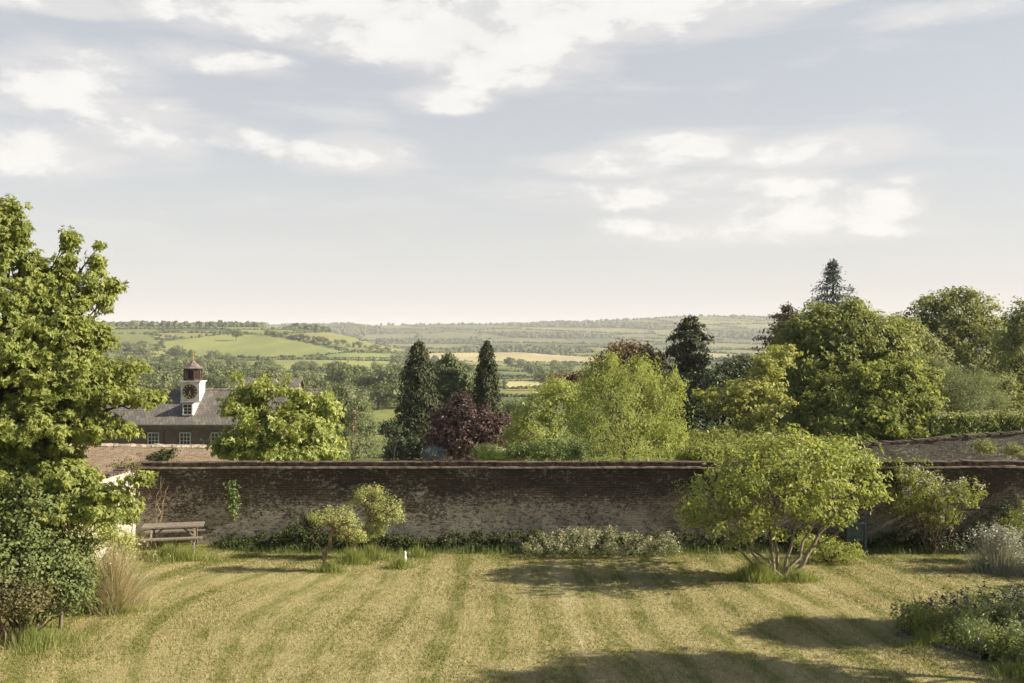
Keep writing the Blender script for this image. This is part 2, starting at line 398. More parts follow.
def build_ground():
    th = np.concatenate([np.radians(np.linspace(-180, -34, 60)), np.radians(np.linspace(-33.5, 33.5, 900)), np.radians(np.linspace(34, 180, 60))[:-1]])
    rr = np.concatenate([np.array([.01, 3, 8, 14, 20, 26, 31]), np.linspace(34, 150, 60), np.exp(np.linspace(math.log(153), math.log(4600), 430)), np.linspace(4700, 7000, 12)])
    T, R = np.meshgrid(th, rr); X = R*np.sin(T); Y = R*np.cos(T); Z = H(X, Y)
    Z = np.where(R < 33, -.06, Z)
    # the lawn has its own sheet: keep this one below it
    lw = (X > -16) & (X < 36) & (Y < 33.5); Z = np.where(lw, np.minimum(Z, -.06), Z)
    nr, nc = X.shape; V = np.stack([X, Y, Z], -1).reshape(-1, 3)
    i = np.arange(nr-1)[:, None]*nc; j = np.arange(nc)[None, :]; k = (j+1) % nc
    Fc = np.stack([i+j, i+k, i+nc+k, i+nc+j], -1).reshape(-1, 4)
    ids, wood, colr = field_ids(X, Y, Z)
    fcol = np.where(wood[..., None], np.array((.075, .10, .035)), colr)
    near = np.clip((R-110)/60, 0, 1)[..., None]
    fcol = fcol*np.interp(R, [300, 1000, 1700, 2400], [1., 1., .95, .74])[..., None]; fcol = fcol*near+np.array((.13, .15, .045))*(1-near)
    fc = np.concatenate([fcol, np.ones(fcol.shape[:2]+(1,))], -1)[:-1].reshape(-1, 4)
    m, nt, out = newmat('fields'); n = N(nt)
    a = n.node('ShaderNodeAttribute', attribute_name='fieldcol').outputs['Color']
    p = n.pos(); f = n.noise(p, .35, 5., .7); g = n.noise(n.scalev(p, (1, .25, 1)), .012, 4., .6)
    c = n.mix(n.ramp(f, .3, .7), n.mix(1., a, (.8, .82, .8), 'MULTIPLY'), n.mix(1., a, (1.2, 1.18, 1.15), 'MULTIPLY'))
    c = n.mix(n.ramp(g, .4, .65), n.mix(1., c, (.82, .86, .85), 'MULTIPLY'), n.mix(1., c, (1.14, 1.1, 1.05), 'MULTIPLY'))
    n.link(n.bsdf(c, .95, .05), out.inputs[0])
    g = mesh('ground', V, Fc, m, coln=fc, smooth=True); tag(g, kind='structure', label='rolling valley farmland divided into green and straw fields', cat='ground')
    return X, Y, Z, ids, wood

def lump_mesh(name, pts, size, mat, seed, label, cat, squash=.75):
    """many small uneven leafy lumps as one mass; pts are base points, size the radius of each"""
    rng = np.random.default_rng(seed); t = (1+5**.5)/2
    iv = np.array([(-1,t,0),(1,t,0),(-1,-t,0),(1,-t,0),(0,-1,t),(0,1,t),(0,-1,-t),(0,1,-t),(t,0,-1),(t,0,1),(-t,0,-1),(-t,0,1)], float); iv /= np.linalg.norm(iv[0])
    fc = np.array([(0,11,5),(0,5,1),(0,1,7),(0,7,10),(0,10,11),(1,5,9),(5,11,4),(11,10,2),(10,7,6),(7,1,8),(3,9,4),(3,4,2),(3,2,6),(3,6,8),(3,8,9),(4,9,5),(2,4,11),(6,2,10),(8,6,7),(9,8,1)])
    n = len(pts); size = np.broadcast_to(size, (n,))
    v = iv[None]*(0.7+.6*rng.random((n, 12, 1)))*size[:, None, None]; v[..., 2] *= squash*(.8+.5*rng.random((n, 1)))
    an = rng.random(n)*6.28; ca, sa = np.cos(an), np.sin(an)
    v = np.stack([v[..., 0]*ca[:, None]-v[..., 1]*sa[:, None], v[..., 0]*sa[:, None]+v[..., 1]*ca[:, None], v[..., 2]], -1)
    v = v+pts[:, None, :]; v[..., 2] += size[:, None]*squash*.55
    f = fc[None]+(np.arange(n)*12)[:, None, None]
    tn = np.clip(np.repeat(rng.random(n), 20)*.7+rng.random(n*20)*.3, 0, 1)
    o = mesh(name, v.reshape(-1, 3), f.reshape(-1, 3), mat, tint=tn)
    return tag(o, label, cat, kind='stuff')

# ------------------------------------------------------------------ leaves and trees
def unit(v): return v/(np.linalg.norm(v, axis=-1, keepdims=True)+1e-9)
def leafset(c, d, size, rng, lobed=False, width=.55, droop=.3, spread=.5):
    n = len(c); size = np.broadcast_to(size, (n,))[:, None]
    nn = unit(d+rng.normal(0, spread, (n, 3))+np.array([0, 0, .25]))
    t = unit(np.cross(nn, rng.normal(0, 1, (n, 3)))+d*.25-np.array([0, 0, droop])); b = np.cross(nn, t)
    def kite(tt, L, w):
        bb = unit(np.cross(nn, tt))
        return np.stack([c, c+tt*.45*L+bb*w*.5*L+nn*.08*L, c+tt*L-nn*.06*L, c+tt*.45*L-bb*w*.5*L+nn*.08*L], 1)
    if lobed:
        parts = [kite(t, size, width*.9), kite(unit(t*.5+b*.8), size*.78, width*.9), kite(unit(t*.5-b*.8), size*.78, width*.9)]
    else: parts = [kite(t, size, width)]
    V = np.concatenate(parts, 1).reshape(-1, 3); k = len(parts)
    return V, k
def crown_pts(lobes, n, rng, inner=.25, gap=0., under=.35):
    """lobes: list of (centre, radii). returns clump centres, outward dirs"""
    C = np.array([l[0] for l in lobes]); R = np.array([l[1] for l in lobes])
    w = (R[:, 0]*R[:, 1]*R[:, 2])**.5; w /= w.sum()
    out = []; dirs = []; got = 0
    off = rng.random(3)*50
    while got < n:
        m = max(n, 256)
        li = rng.choice(len(lobes), m, p=w); d = unit(rng.normal(0, 1, (m, 3)))
        q = 1-np.abs(rng.normal(0, .13, m)); q = np.where(rng.random(m) < inner, .3+.6*rng.random(m), q); q = np.where(rng.random(m) < .10, 1.06+.22*rng.random(m), q)
        p = C[li]+d*R[li]*q[:, None]
        dn = np.linalg.norm((p[:, None]-C[None])/R[None], axis=2); dn[np.arange(m), li] = 9
        keep = (dn.min(1) > .72) | (rng.random(m) < .12)
        keep &= (d[:, 2] > -.55) | (rng.random(m) < under)
        if gap:
            sc = 2.6/np.mean(R)
            g = np.array([mnoise.noise(Vector(pp*sc+off)) for pp in p]); keep &= g > gap-.20
        out.append(p[keep]); dirs.append(unit(d[keep]/R[li[keep]])); got += keep.sum()
    return np.concatenate(out)[:n], np.concatenate(dirs)[:n]
def leaves_mesh(name, pc, pd, per, cr, ls, mat, rng, base=(0, 0, 0), parent=None, lobed=False, width=.55, droop=.3, flat=.6, tband=.55, zlo=None, stretch=None):
    n = len(pc)
    k = np.repeat(np.arange(n), per); m = len(k)
    crr = cr*(.6+.8*rng.random(n))
    off = rng.normal(0, 1, (m, 3)); off = off/np.maximum(1, np.linalg.norm(off, axis=1, keepdims=True)/1.4)
    off *= crr[k][:, None]*.62; off[:, 2] *= flat
    if stretch is not None: off = off*np.array(stretch)
    ax = unit(pd+np.array([0, 0, .45])+rng.normal(0, .35, (n, 3)))[k]; off = off*.82+ax*(off*ax).sum(1)[:, None]*.75
    c = pc[k]+off
    if zlo is not None: c[:, 2] = np.maximum(c[:, 2], zlo+.02+.1*rng.random(m))
    dd = unit(pd[k]+unit(off)*.6)
    V, q = leafset(c, dd, ls*(.5+.95*rng.random(m)), rng, lobed, width, droop)
    Fq = np.arange(len(V)).reshape(-1, 4)
    tn = np.clip((rng.random(n)[k]*tband+rng.random(m)*(1-tband)), 0, 1)
    return mesh(name, V, Fq, mat, base, parent, tint=np.repeat(tn, q))
def wob(p, q, n, amt, rng):
    p = np.array(p, float); q = np.array(q, float); t = np.linspace(0, 1, n)[:, None]
    L = np.linalg.norm(q-p); w = rng.normal(0, amt*L, (n, 3)); w[0] = 0; w[-1] = 0
    return p+(q-p)*t+w*np.sin(t*np.pi)
def branches(name, base, lobes, pc, r0, mat, rng, rootbase, parent, fork=.35, nsub=40, multi=None):
    mb = MB(); C = np.array([l[0] for l in lobes]); cen = C.mean(0); cen = cen.copy()
    base = np.array(base, float)
    fp = base+(cen-base)*fork; fp[0:2] = base[0:2]+(cen-base)[0:2]*fork*.5
    mb.tube(wob(base-[0, 0, .15], fp, 6, .02, rng), np.linspace(r0, r0*.72, 6), 9)
    starts = [fp]
    ends = []
    for l in C:
        rr = r0*.5; path = wob(fp, l, 6, .05, rng); mb.tube(path, rr*np.array([1, .8, .6, .42, .25, .1]), 6); ends.append(path)
    sel = rng.choice(len(pc), min(nsub, len(pc)), replace=False)
    for s in sel:
        p = pc[s]; j = np.argmin(np.linalg.norm(C-p, axis=1)); a = ends[j][rng.integers(2, 6)]
        mb.tube(wob(a, p, 5, .06, rng), np.linspace(r0*.2, r0*.05, 5), 4)
    return mb.build(name, mat, rootbase, parent, smooth=True)
def lob(px, py, D, rx, ry, dr=.9):
    c = P(px, py, D); return (c, np.array([rx/F*D, rx/F*D*dr, ry/F*D]))
def tree(name, label, cat, group, bpx, D, lobes, leaf, bk, n, per, ls, cr, seed, r0=.18, lobed=False, droop=.3, gap=0., inner=.25, width=.55, fork=.35, nsub=40, under=.35, flat=.6, stretch=None, bz=None, tband=.55):
    rng = np.random.default_rng(seed)
    LB = [lob(*l) for l in lobes]; LB = [(c, np.maximum(r-cr*.55, r*.45)) for c, r in LB]
    x = (bpx-CX)/F*D; z = float(H(x, D)) if bz is None else bz
    if D < 33: z = 0.
    base = np.array([x, D, z])
    t = thing(name, label, cat, base, group)
    pc, pd = crown_pts(LB, n, rng, inner, gap, under)
    pc[:, 2] = np.maximum(pc[:, 2], z+.15)
    leaves_mesh('crown', pc, pd, per, cr, ls, L[leaf], rng, base, t, lobed, width, droop, flat, zlo=z, stretch=stretch, tband=tband)
    branches('trunk', base, LB, pc, r0, bk, rng, base, t, fork, nsub)
    return t
def bush(name, label, cat, group, D, lobes, leaf, n, per, ls, cr, seed, flower=None, nf=0, fs=.1, width=.55, gap=0., inner=.3, droop=.2, lobed=False, bz=None, stems=True, flat=.7, tband=.55):
    """a shrub: foliage down to the ground on a few short stems"""
    rng = np.random.default_rng(seed); LB = [lob(*l) for l in lobes]; LB = [(c, np.maximum(r-cr*.4, r*.5)) for c, r in LB]
    cx = np.mean([l[0][0] for l in LB]); z = (0. if D < 33 else float(H(cx, D))) if bz is None else bz
    base = np.array([cx, LB[0][0][1], z])
    t = thing(name, label, cat, base, group)
    pc, pd = crown_pts(LB, n, rng, inner, gap, .8); pc[:, 2] = np.maximum(pc[:, 2], z+.04+.1*rng.random(n))
    leaves_mesh('foliage', pc, pd, per, cr, ls, L[leaf], rng, base, t, lobed, width, droop, flat, zlo=z, tband=tband)
    if stems:
        mb = MB()
        for l in LB:
            for k in range(3):
                s = rng.choice(n); mb.tube(wob(base+[rng.normal(0, .12), rng.normal(0, .08), -.03], pc[s] if k else l[0], 5, .05, rng), np.linspace(.03, .008, 5), 5)
        mb.build('stem', BK, base, t, smooth=True)
    if flower:
        up = pd[:, 2]+rng.normal(0, .3, n)-.5*pd[:, 1]; s = np.argsort(-up)[:nf]
        leaves_mesh('flowers', pc[s]+pd[s]*cr*.35, pd[s], 7, cr*.5, fs, L[flower], rng, base, t, width=.8, flat=1., zlo=z)
    return t
def conifer(name, label, cat, group, bpx, D, top_py, halfw_px, leaf, seed, nb=260, per=60, ls=.22, droop=.5, prof=None, bz=None, up=0., clump=.16, bk=None, tiers=0, rag=.25, z0f=.04, group2=None):
    """prof: list of (height fraction, radius fraction)"""
    rng = np.random.default_rng(seed); x = (bpx-CX)/F*D; z = float(H(x, D)) if bz is None else bz
    top = CZ-(top_py-HY)/F*D; Ht = top-z; Rm = halfw_px/F*D; base = np.array([x, D, z])
    prof = prof or [(0, .8), (.15, 1), (.5, .7), (.8, .35), (1, .02)]
    ph, pr = zip(*prof)
    t = thing(name, label, cat, base, group)
    h = z0f+(1-z0f)*rng.random(nb)**1.0
    if tiers: h = np.clip(np.round(h*tiers)/tiers+rng.normal(0, .006, nb), z0f, .995)
    rad = np.interp(h, ph, pr)*Rm*(1-rag+2*rag*rng.random(nb)*.8); az = rng.random(nb)*2*np.pi
    d = np.stack([np.cos(az), np.sin(az), np.zeros(nb)], -1)
    mb = MB(); mb.tube(np.stack([base+[0, 0, Ht*q] for q in (-.02, .3, .6, .85, .99)]), [Ht*.022, Ht*.017, Ht*.011, Ht*.006, .02], 8)
    cs = []; ds = []
    for i in range(nb):
        st = base+np.array([0, 0, h[i]*Ht]); R = rad[i]
        u = np.linspace(0, 1, 5)[:, None]
        pts = st+d[i]*R*u+np.array([0, 0, 1])*(up*R*u-droop*R*u**2)
        if i % 2 == 0: mb.tube(pts, np.linspace(.035, .01, 5)*max(.4, R/2), 3)
        m = max(22 if tiers else 4, int(per*R/Rm))
        q = rng.random(m)**.7
        c = st+d[i]*(R*q)[:, None]+np.array([0, 0, 1])*(up*R*q-droop*R*q**2)[:, None]
        side = np.cross(d[i], [0, 0, 1]); c = c+side*(rng.normal(0, clump, m)*R*(1.1-q*.7))[:, None]+rng.normal(0, .06, (m, 3))*Rm*.5
        cs.append(c); ds.append(np.repeat((d[i]+[0, 0, .5])[None], m, 0))
    c = np.concatenate(cs); dd = np.concatenate(ds)
    V, q = leafset(c, dd, ls*(.6+.8*rng.random(len(c))), rng, False, .42, .5+droop*.5)
    bt = np.concatenate([np.full(len(a), rng.random()) for a in cs]); tn = np.clip(bt*.5+rng.random(len(c))*.5, 0, 1)
    mesh('crown', V, np.arange(len(V)).reshape(-1, 4), L[leaf], base, t, tint=tn)
    mb.build('trunk', bk or BKD, base, t, smooth=True)
    return t
def blades(name, roots, h, w, lean, mat, rng, base=(0, 0, 0), parent=None, segs=3):
    """thin bent grass blades from root points"""
    n = len(roots); h = np.broadcast_to(h, (n,)); az = rng.random(n)*2*np.pi
    if lean.ndim == 1: ld = np.stack([np.cos(az), np.sin(az), 0*az], -1)*lean[:, None]
    else: ld = lean
    sd = unit(np.stack([rng.normal(0, 1, n), rng.normal(0, .5, n), 0*az], -1)); wv = sd*(np.broadcast_to(w, (n,))/2)[:, None]
    rows = []
    for s in range(segs+1):
        u = s/segs; c = roots+ld*(u**1.8)*h[:, None]+np.array([0, 0, 1.])*(h*(u-.25*u**2*np.linalg.norm(ld, axis=1)))[:, None]
        k = (1-u)**.7 if s < segs else .08
        rows.append(np.stack([c-wv*k, c+wv*k], 1))
    V = np.stack(rows, 1).reshape(-1, 3); q = 2*(segs+1); b = np.arange(n)*q
    Fq = np.concatenate([np.stack([b+2*s, b+2*s+1, b+2*s+3, b+2*s+2], 1) for s in range(segs)])
    tn = np.tile(rng.random(n), segs)
    return mesh(name, V, Fq, mat, base, parent, tint=tn)
def tuft(label, x, y, r, n, h, leaf, seed, w=.012, leanv=.45, name='grass_tuft', cat='grass tuft', group=None, ry=None, z=0., heads=None, hn=0, hh=.2, mesh_only=False):
    rng = np.random.default_rng(seed); a = rng.random(n)*6.283; q = np.minimum(np.abs(rng.normal(0, .52, n)), 1.25)*(1+.25*np.sin(a*3+seed)+.15*np.sin(a*5+seed*2))
    roots = np.stack([x+np.cos(a)*q*r, y+np.sin(a)*q*(ry or r), np.full(n, z-.01)], -1)
    out = np.stack([np.cos(a)*q, np.sin(a)*q, 0*a], -1)*leanv+rng.normal(0, .16, (n, 3))*[1, 1, 0]
    hh_ = h*1.3*(.25+.75*rng.random(n)**1.5)*(1-.45*np.minimum(q, 1.2))*np.where(rng.random(n) < .06, 1.6, 1.)*(.75+.5*np.array([mnoise.noise(Vector((p[0]*4, p[1]*4, seed)))+.5 for p in roots]))
    if heads is None:
        o = blades(name, roots, hh_, w, out, L[leaf], rng, (x, y, z)); return tag(o, label, cat, group)
    t = thing(name, label, cat, (x, y, z), group)
    blades('blades', roots, hh_, w, out, L[leaf], rng, (x, y, z), t)
    s = rng.choice(n, hn, replace=False); hb = h*(.95+.4*rng.random(hn))
    blades('stalks', roots[s], hb, w*.8, out[s]*.7, L[heads], rng, (x, y, z), t)
    tip = roots[s]+out[s]*.7*hb[:, None]+np.array([0, 0, 1.])*(hb*(1-.25*np.linalg.norm(out[s]*.7, axis=1)))[:, None]
    leaves_mesh('flower_heads', tip, np.repeat([[0, 0, 1.]], hn, 0), 7, hh*.35, hh*.35, L[heads], rng, (x, y, z), t, flat=1.6)
    return t
# ------------------------------------------------------------------ ground, far land
GX, GY, GZ, GID, GW = build_ground()
def far_things():
    rng = np.random.default_rng(3)
    front = np.abs(np.arctan2(GX, GY)) < math.radians(33.4)
    R = np.hypot(GX, GY)
    bd = np.zeros(GID.shape, bool); bd[:-1] |= GID[:-1] != GID[1:]; bd[:, :-1] |= GID[:, :-1] != GID[:, 1:]
    px, py, D = design_px(GX, GY, GZ)
    bd &= front & (R > 160) & (R < 4250)
    ok = ~((D < 420) & (py > 404))
    I = np.argwhere(bd & ok)
    P0 = np.stack([GX, GY, GZ], -1)[I[:, 0], I[:, 1]]; Rr = np.hypot(P0[:, 0], P0[:, 1])
    sz = np.interp(Rr, [160, 600, 1200, 2500, 4200], [.9, 1.4, 2.4, 3.8, 5.4])
    k = rng.random(len(P0)) < np.interp(Rr, [160, 700, 1500, 4200], [.9, .85, .8, .75])
    sz = sz*np.where(_rng0[(GID[I[:, 0], I[:, 1]]*13) % 7200] < .25, .55, 1.)
    hp = P0[k]+rng.normal(0, .5, (k.sum(), 3))*[1, 1, 0]; hs = sz[k]*(.6+.7*rng.random(k.sum()))
    lump_mesh('hedgerow', hp, hs, L['wood'], 4, 'dark hedgerows dividing the far valley fields', 'hedgerow', .7)
    # woods on the far slopes and along the ridge
    W = np.argwhere(GW & front & (R > 1500) & (R < 4300)); W = W[rng.random(len(W)) < .34]
    wp = np.stack([GX, GY, GZ], -1)[W[:, 0], W[:, 1]]; wr = np.hypot(wp[:, 0], wp[:, 1])
    wp = wp+rng.normal(0, 5, wp.shape)*[1, 1, 0]
    lump_mesh('far_woodland', wp, np.interp(wr, [1500, 4300], [5, 9])*(.6+.7*rng.random(len(wp))), L['wood'], 6, 'blue green woods in patches on the far hillside', 'woodland', .8)
    n = 3800; th = np.radians(rng.uniform(-33, 33, n)); r = rng.normal(4120, 70, n)/np.cos(th); x = r*np.sin(th); y = r*np.cos(th)
    # the belt of trees thins and thickens along the ridge
    dens = np.array([.55+.9*mnoise.noise(Vector((a/260, 0, 3.3))) for a in x]); kk = rng.random(n) < dens; x, y = x[kk], y[kk]
    lump_mesh('ridge_woodland', np.stack([x, y, H(x, y)], -1), 6.5*(.5+.8*rng.random(len(x))), L['wood'], 8, 'thin belt of trees along the skyline of the far ridge', 'woodland', .95)
    # wood belt on the crest of the near left hill
    n = 900; q = rng.random(n); pxx = -150+q*415; Dd = rng.normal(1500, 18, n); x = (pxx-CX)/F*Dd
    lump_mesh('hilltop_woodland', np.stack([x, Dd, H(x, Dd)], -1), 4.2*(.5+.9*rng.random(n)), L['wood'], 9, 'dark wooded belt on the crest of the left hill', 'woodland', .95)
    # single trees: eight kinds of crown, copied
    protos = []
    for s in range(8):
        rg = np.random.default_rng(100+s); hgt = 1.0
        root = thing('valley_tree', 'x', 'tree', (0, 0, 0)); nl = 5+s % 3
        LB = [(np.array([rg.normal(0, .16), rg.normal(0, .16), .5+rg.uniform(-.18, .25)]), np.array([.24, .24, .22])*rg.uniform(.75, 1.25)) for _ in range(nl)]
        if s in (3,): LB = [(np.array([0, 0, z]), np.array([.13, .13, .2])) for z in (.3, .5, .75)]
        if s == 6: LB = [(l[0]*[1.3, 1.3, .8], l[1]*[1.2, 1.2, .8]) for l in LB]
        pc, pd = crown_pts(LB, 120, rg, .3); pc[:, 2] = np.maximum(pc[:, 2], .06)
        leaves_mesh('crown', pc, pd, 22, .10, .055, L['valep' if s in (2, 5) else 'vale'], rg, (0, 0, 0), root, width=.8)
        branches('trunk', (0, 0, 0), LB, pc, .028, BKD, rg, (0, 0, 0), root, .35, 8)
        protos.append(root)
    used = set()
    def place(x, y, h, k, label, group):
        pr = protos[k]
        if k not in used: used.add(k); r = pr
        else:
            r = pr.copy(); COL.objects.link(r)
            for ch in pr.children:
                c = ch.copy(); COL.objects.link(c); c.parent = r
        r.location = (float(x), float(y), float(H(x, y))-.1*1); r.rotation_euler = (0, 0, float(rng.random()*6.28))
        w = rng.uniform(.85, 1.25); r.scale = (h*w, h*w, h)
        r['label'] = label; r['group'] = group; r['category'] = 'tree'
    DS = np.exp(np.linspace(math.log(150), math.log(4000), 1500))
    def at(px, py):
        x = (px-CX)/F*DS; z = H(x, DS); row = HY+F*(CZ-z)/DS
        i = np.argmax(row <= py); 
        return x[i], DS[i]
    def region(poly, n, hr, label, group, kinds=(0, 1, 2, 3, 4, 5, 6, 7), dm=1e9):
        p = np.array(poly); lo = p.min(0); hi = p.max(0); got = 0; tr = 0
        while got < n and tr < 5000:
            tr += 1; a = rng.uniform(lo, hi)
            if not in_poly(a[0:1], a[1:2], poly)[0]: continue
            x, y = at(a[0], a[1])
            if y < 151 or y > dm: continue
            place(x, y, rng.uniform(*hr), kinds[rng.integers(len(kinds))], label, group); got += 1
    region([(105,352),(165,356),(232,362),(240,375),(300,388),(262,402),(105,412)], 105, (10, 16), 'round leafy tree in the wooded valley below the left hill', 'trees in the wood below the left hill')
    region([(285,392),(350,388),(400,384),(470,385),(480,400),(400,412),(350,408),(290,404)], 62, (10, 17), 'leafy tree in the belt crossing the valley behind the conifers', 'trees in the valley belt behind the conifers')
    region([(120,350),(160,352),(160,356),(120,356)], 6, (9, 12), 'small tree on the lower slope of the left hill', 'trees on the lower slope of the left hill')
    region([(500,366),(690,368),(690,400),(500,396)], 44, (8, 14), 'dark hedgerow tree standing in the valley fields right of centre', 'hedgerow trees right of centre')
    region([(240,372),(400,370),(470,370),(470,376),(240,378)], 26, (8, 13), 'tree in the hedge below the pale green fields', 'trees in the hedge below the pale fields')
    region([(400,352),(430,350),(440,368),(395,368)], 12, (10, 15), 'dark tree in the clump beside the straw coloured field', 'trees beside the straw field')
    # trees on the hedge running down the left hill
    for q in np.linspace(0, 1, 22):
        x, y = at(268+q*120, 335+q*18.5+rng.normal(0, .6)); place(x, y, rng.uniform(6, 11), int(rng.integers(8)), 'tree in the hedge running down the left hill', 'trees in the hedge running down the left hill')
    place(*at(236, 341), 14, 0, 'lone round tree in the bright field on the left hill', 'lone field tree')
far_things()

# lawn with its own sheet
def LZ(x, y): return .19*np.exp(-((x+10.9)/1.9)**2-((y-31.6)/1.3)**2)
def build_lawn():
    nx, ny = 180, 150; xs = np.linspace(-15.5, 34, nx); ys = np.linspace(-8, 33.3, ny); X, Y = np.meshgrid(xs, ys)
    Z = np.array([[.018*mnoise.noise(Vector((x*.45, y*.45, 0))) for x in xs] for y in ys])+LZ(X, Y)
    V = np.stack([X, Y, Z], -1).reshape(-1, 3); i = np.arange(ny-1)[:, None]*nx; j = np.arange(nx-1)[None, :]
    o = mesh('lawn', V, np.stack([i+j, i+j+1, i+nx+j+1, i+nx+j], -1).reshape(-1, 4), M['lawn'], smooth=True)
    tag(o, 'mown lawn striped in straw and green', 'lawn', kind='structure')
    rng = np.random.default_rng(21); n = 330000; y = 17+15.6*rng.random(n)**.9; x = (rng.random(n)-.5)*2*(y*.56+.6)
    x = np.clip(x, -12.6, 30); z = -.015+LZ(x, y)
    h = .022+.03*rng.random(n)**2
    az = rng.random(n)*6.28; V = np.zeros((n, 3, 3)); w = .008+.010*rng.random(n)
    V[:, 0] = np.stack([x-np.cos(az)*w, y-np.sin(az)*w, z], -1); V[:, 1] = np.stack([x+np.cos(az)*w, y+np.sin(az)*w, z], -1)
    V[:, 2] = np.stack([x+rng.normal(0, .02, n), y+rng.normal(0, .02, n), z+.015+h], -1)
    g = mesh('grass', V.reshape(-1, 3), np.arange(3*n).reshape(-1, 3), M['blades'], tint=rng.random(n))
    tag(g, 'short mown grass blades over the whole lawn', 'grass', kind='stuff')
build_lawn()

# ------------------------------------------------------------------ walls
def wall(name, label, p0, p1, h0, h1, th, mat, cope='double', zb=-.4, seed=0, over=.06):
    """wall face runs from p0 to p1 with the face on the right-hand side of the direction; local x along it"""
    p0 = np.array(p0, float); p1 = np.array(p1, float); Lw = np.linalg.norm(p1-p0); a = math.atan2(*(p1-p0)[::-1])
    t = thing(name, label, 'wall', (p0[0], p0[1], 0.)); t.rotation_euler = (0, 0, a)
    nx = max(2, int(Lw/.22)); nz = 14; rng = np.random.default_rng(seed)
    xs = np.linspace(0, Lw, nx); V = []; top = lambda x: h0+(h1-h0)*x/Lw+.03*mnoise.noise(Vector((x*.35+seed*9, 1., 0)))+.012*mnoise.noise(Vector((x*1.6+seed*9, 4., 0)))
    for side in (0, 1):
        for k in range(nz):
            for x in xs:
                z = zb+(top(x)-zb)*k/(nz-1)
                dy = .03*mnoise.noise(Vector((x*.35+seed, z*.8, side*7)))+.012*mnoise.noise(Vector((x*1.8+seed, z*2.5, side*7)))
                V.append((x, dy if side == 0 else th-dy, z))
    V = np.array(V); i = np.arange(nz-1)[:, None]*nx; j = np.arange(nx-1)[None, :]
    f0 = np.stack([i+j, i+j+1, i+nx+j+1, i+nx+j], -1).reshape(-1, 4); o = nx*nz
    f1 = f0[:, ::-1]+o
    tp = np.stack([(nz-1)*nx+j[0], (nz-1)*nx+j[0]+1, o+(nz-1)*nx+j[0]+1, o+(nz-1)*nx+j[0]], -1)
    e0 = np.array([[k*nx, (k+1)*nx, o+(k+1)*nx, o+k*nx] for k in range(nz-1)]); e1 = np.array([[k*nx+nx-1, o+k*nx+nx-1, o+(k+1)*nx+nx-1, (k+1)*nx+nx-1] for k in range(nz-1)])
    mesh('brickwork', V, np.concatenate([f0, f1, tp, e0, e1]), mat, (0, 0, 0), t, smooth=False)
    def course(nm, y0, y1, z0, z1, m, ln=.45, jit=.006):
        mb = MB(); x = -.02
        while x < Lw:
            l = ln*(.9+.2*rng.random()); b = min(x+l-.008, Lw+.02); zz = top(min(max(x, 0), Lw)); d = rng.normal(0, jit); e = rng.normal(0, jit)
            mb.box((x, y0+d, zz+z0+.002), (b, y1+d*.5, zz+z1+e)); x += l
        mb.build(nm, m, (0, 0, 0), t)
    if cope == 'double':
        course('coping', -over, th+over, 0, .055, M['coping'], .46, .007)
        course('coping', .01, th-.01, .062, .15, M['copingdark'], .235, .01)
        course('coping', -.02, th+.02, .158, .2, M['copingdark'], .3, .006)
    elif cope == 'pale': course('coping', -.03, th+.03, -.02, .09, M['coping'], .25, .012)
    else: course('coping', -.03, th+.03, 0, .07, M['copingdark'], .24, .02)
    return t
WY = 32.15
wall('garden_wall', 'long dark brick garden wall across the back of the lawn', (-12.15, WY), (27, WY-.15), 2.56, 2.60, .36, M['brick'], seed=1, over=.075)
wall('side_wall', 'sunlit pale brick wall running towards the camera at the left', (-12.35, 18), (-12.15, WY-.02), 2.56, 2.56, .3, M['bricklit'], cope='single', seed=3)
wall('yard_wall', 'sunlit tan brick yard wall in front of the stable', (-20.2, 45.4), (-14.0, 50.5), 1.92, 1.26, .35, M['bricktan'], cope='pale', zb=-3, seed=4)
wall('terrace_wall', 'weathered brick wall on the higher ground behind at the right', (13.6, 38.6), (27, 40.4), 2.62, 3.45, .36, M['brickgrey'], cope='single', zb=-1, seed=5)

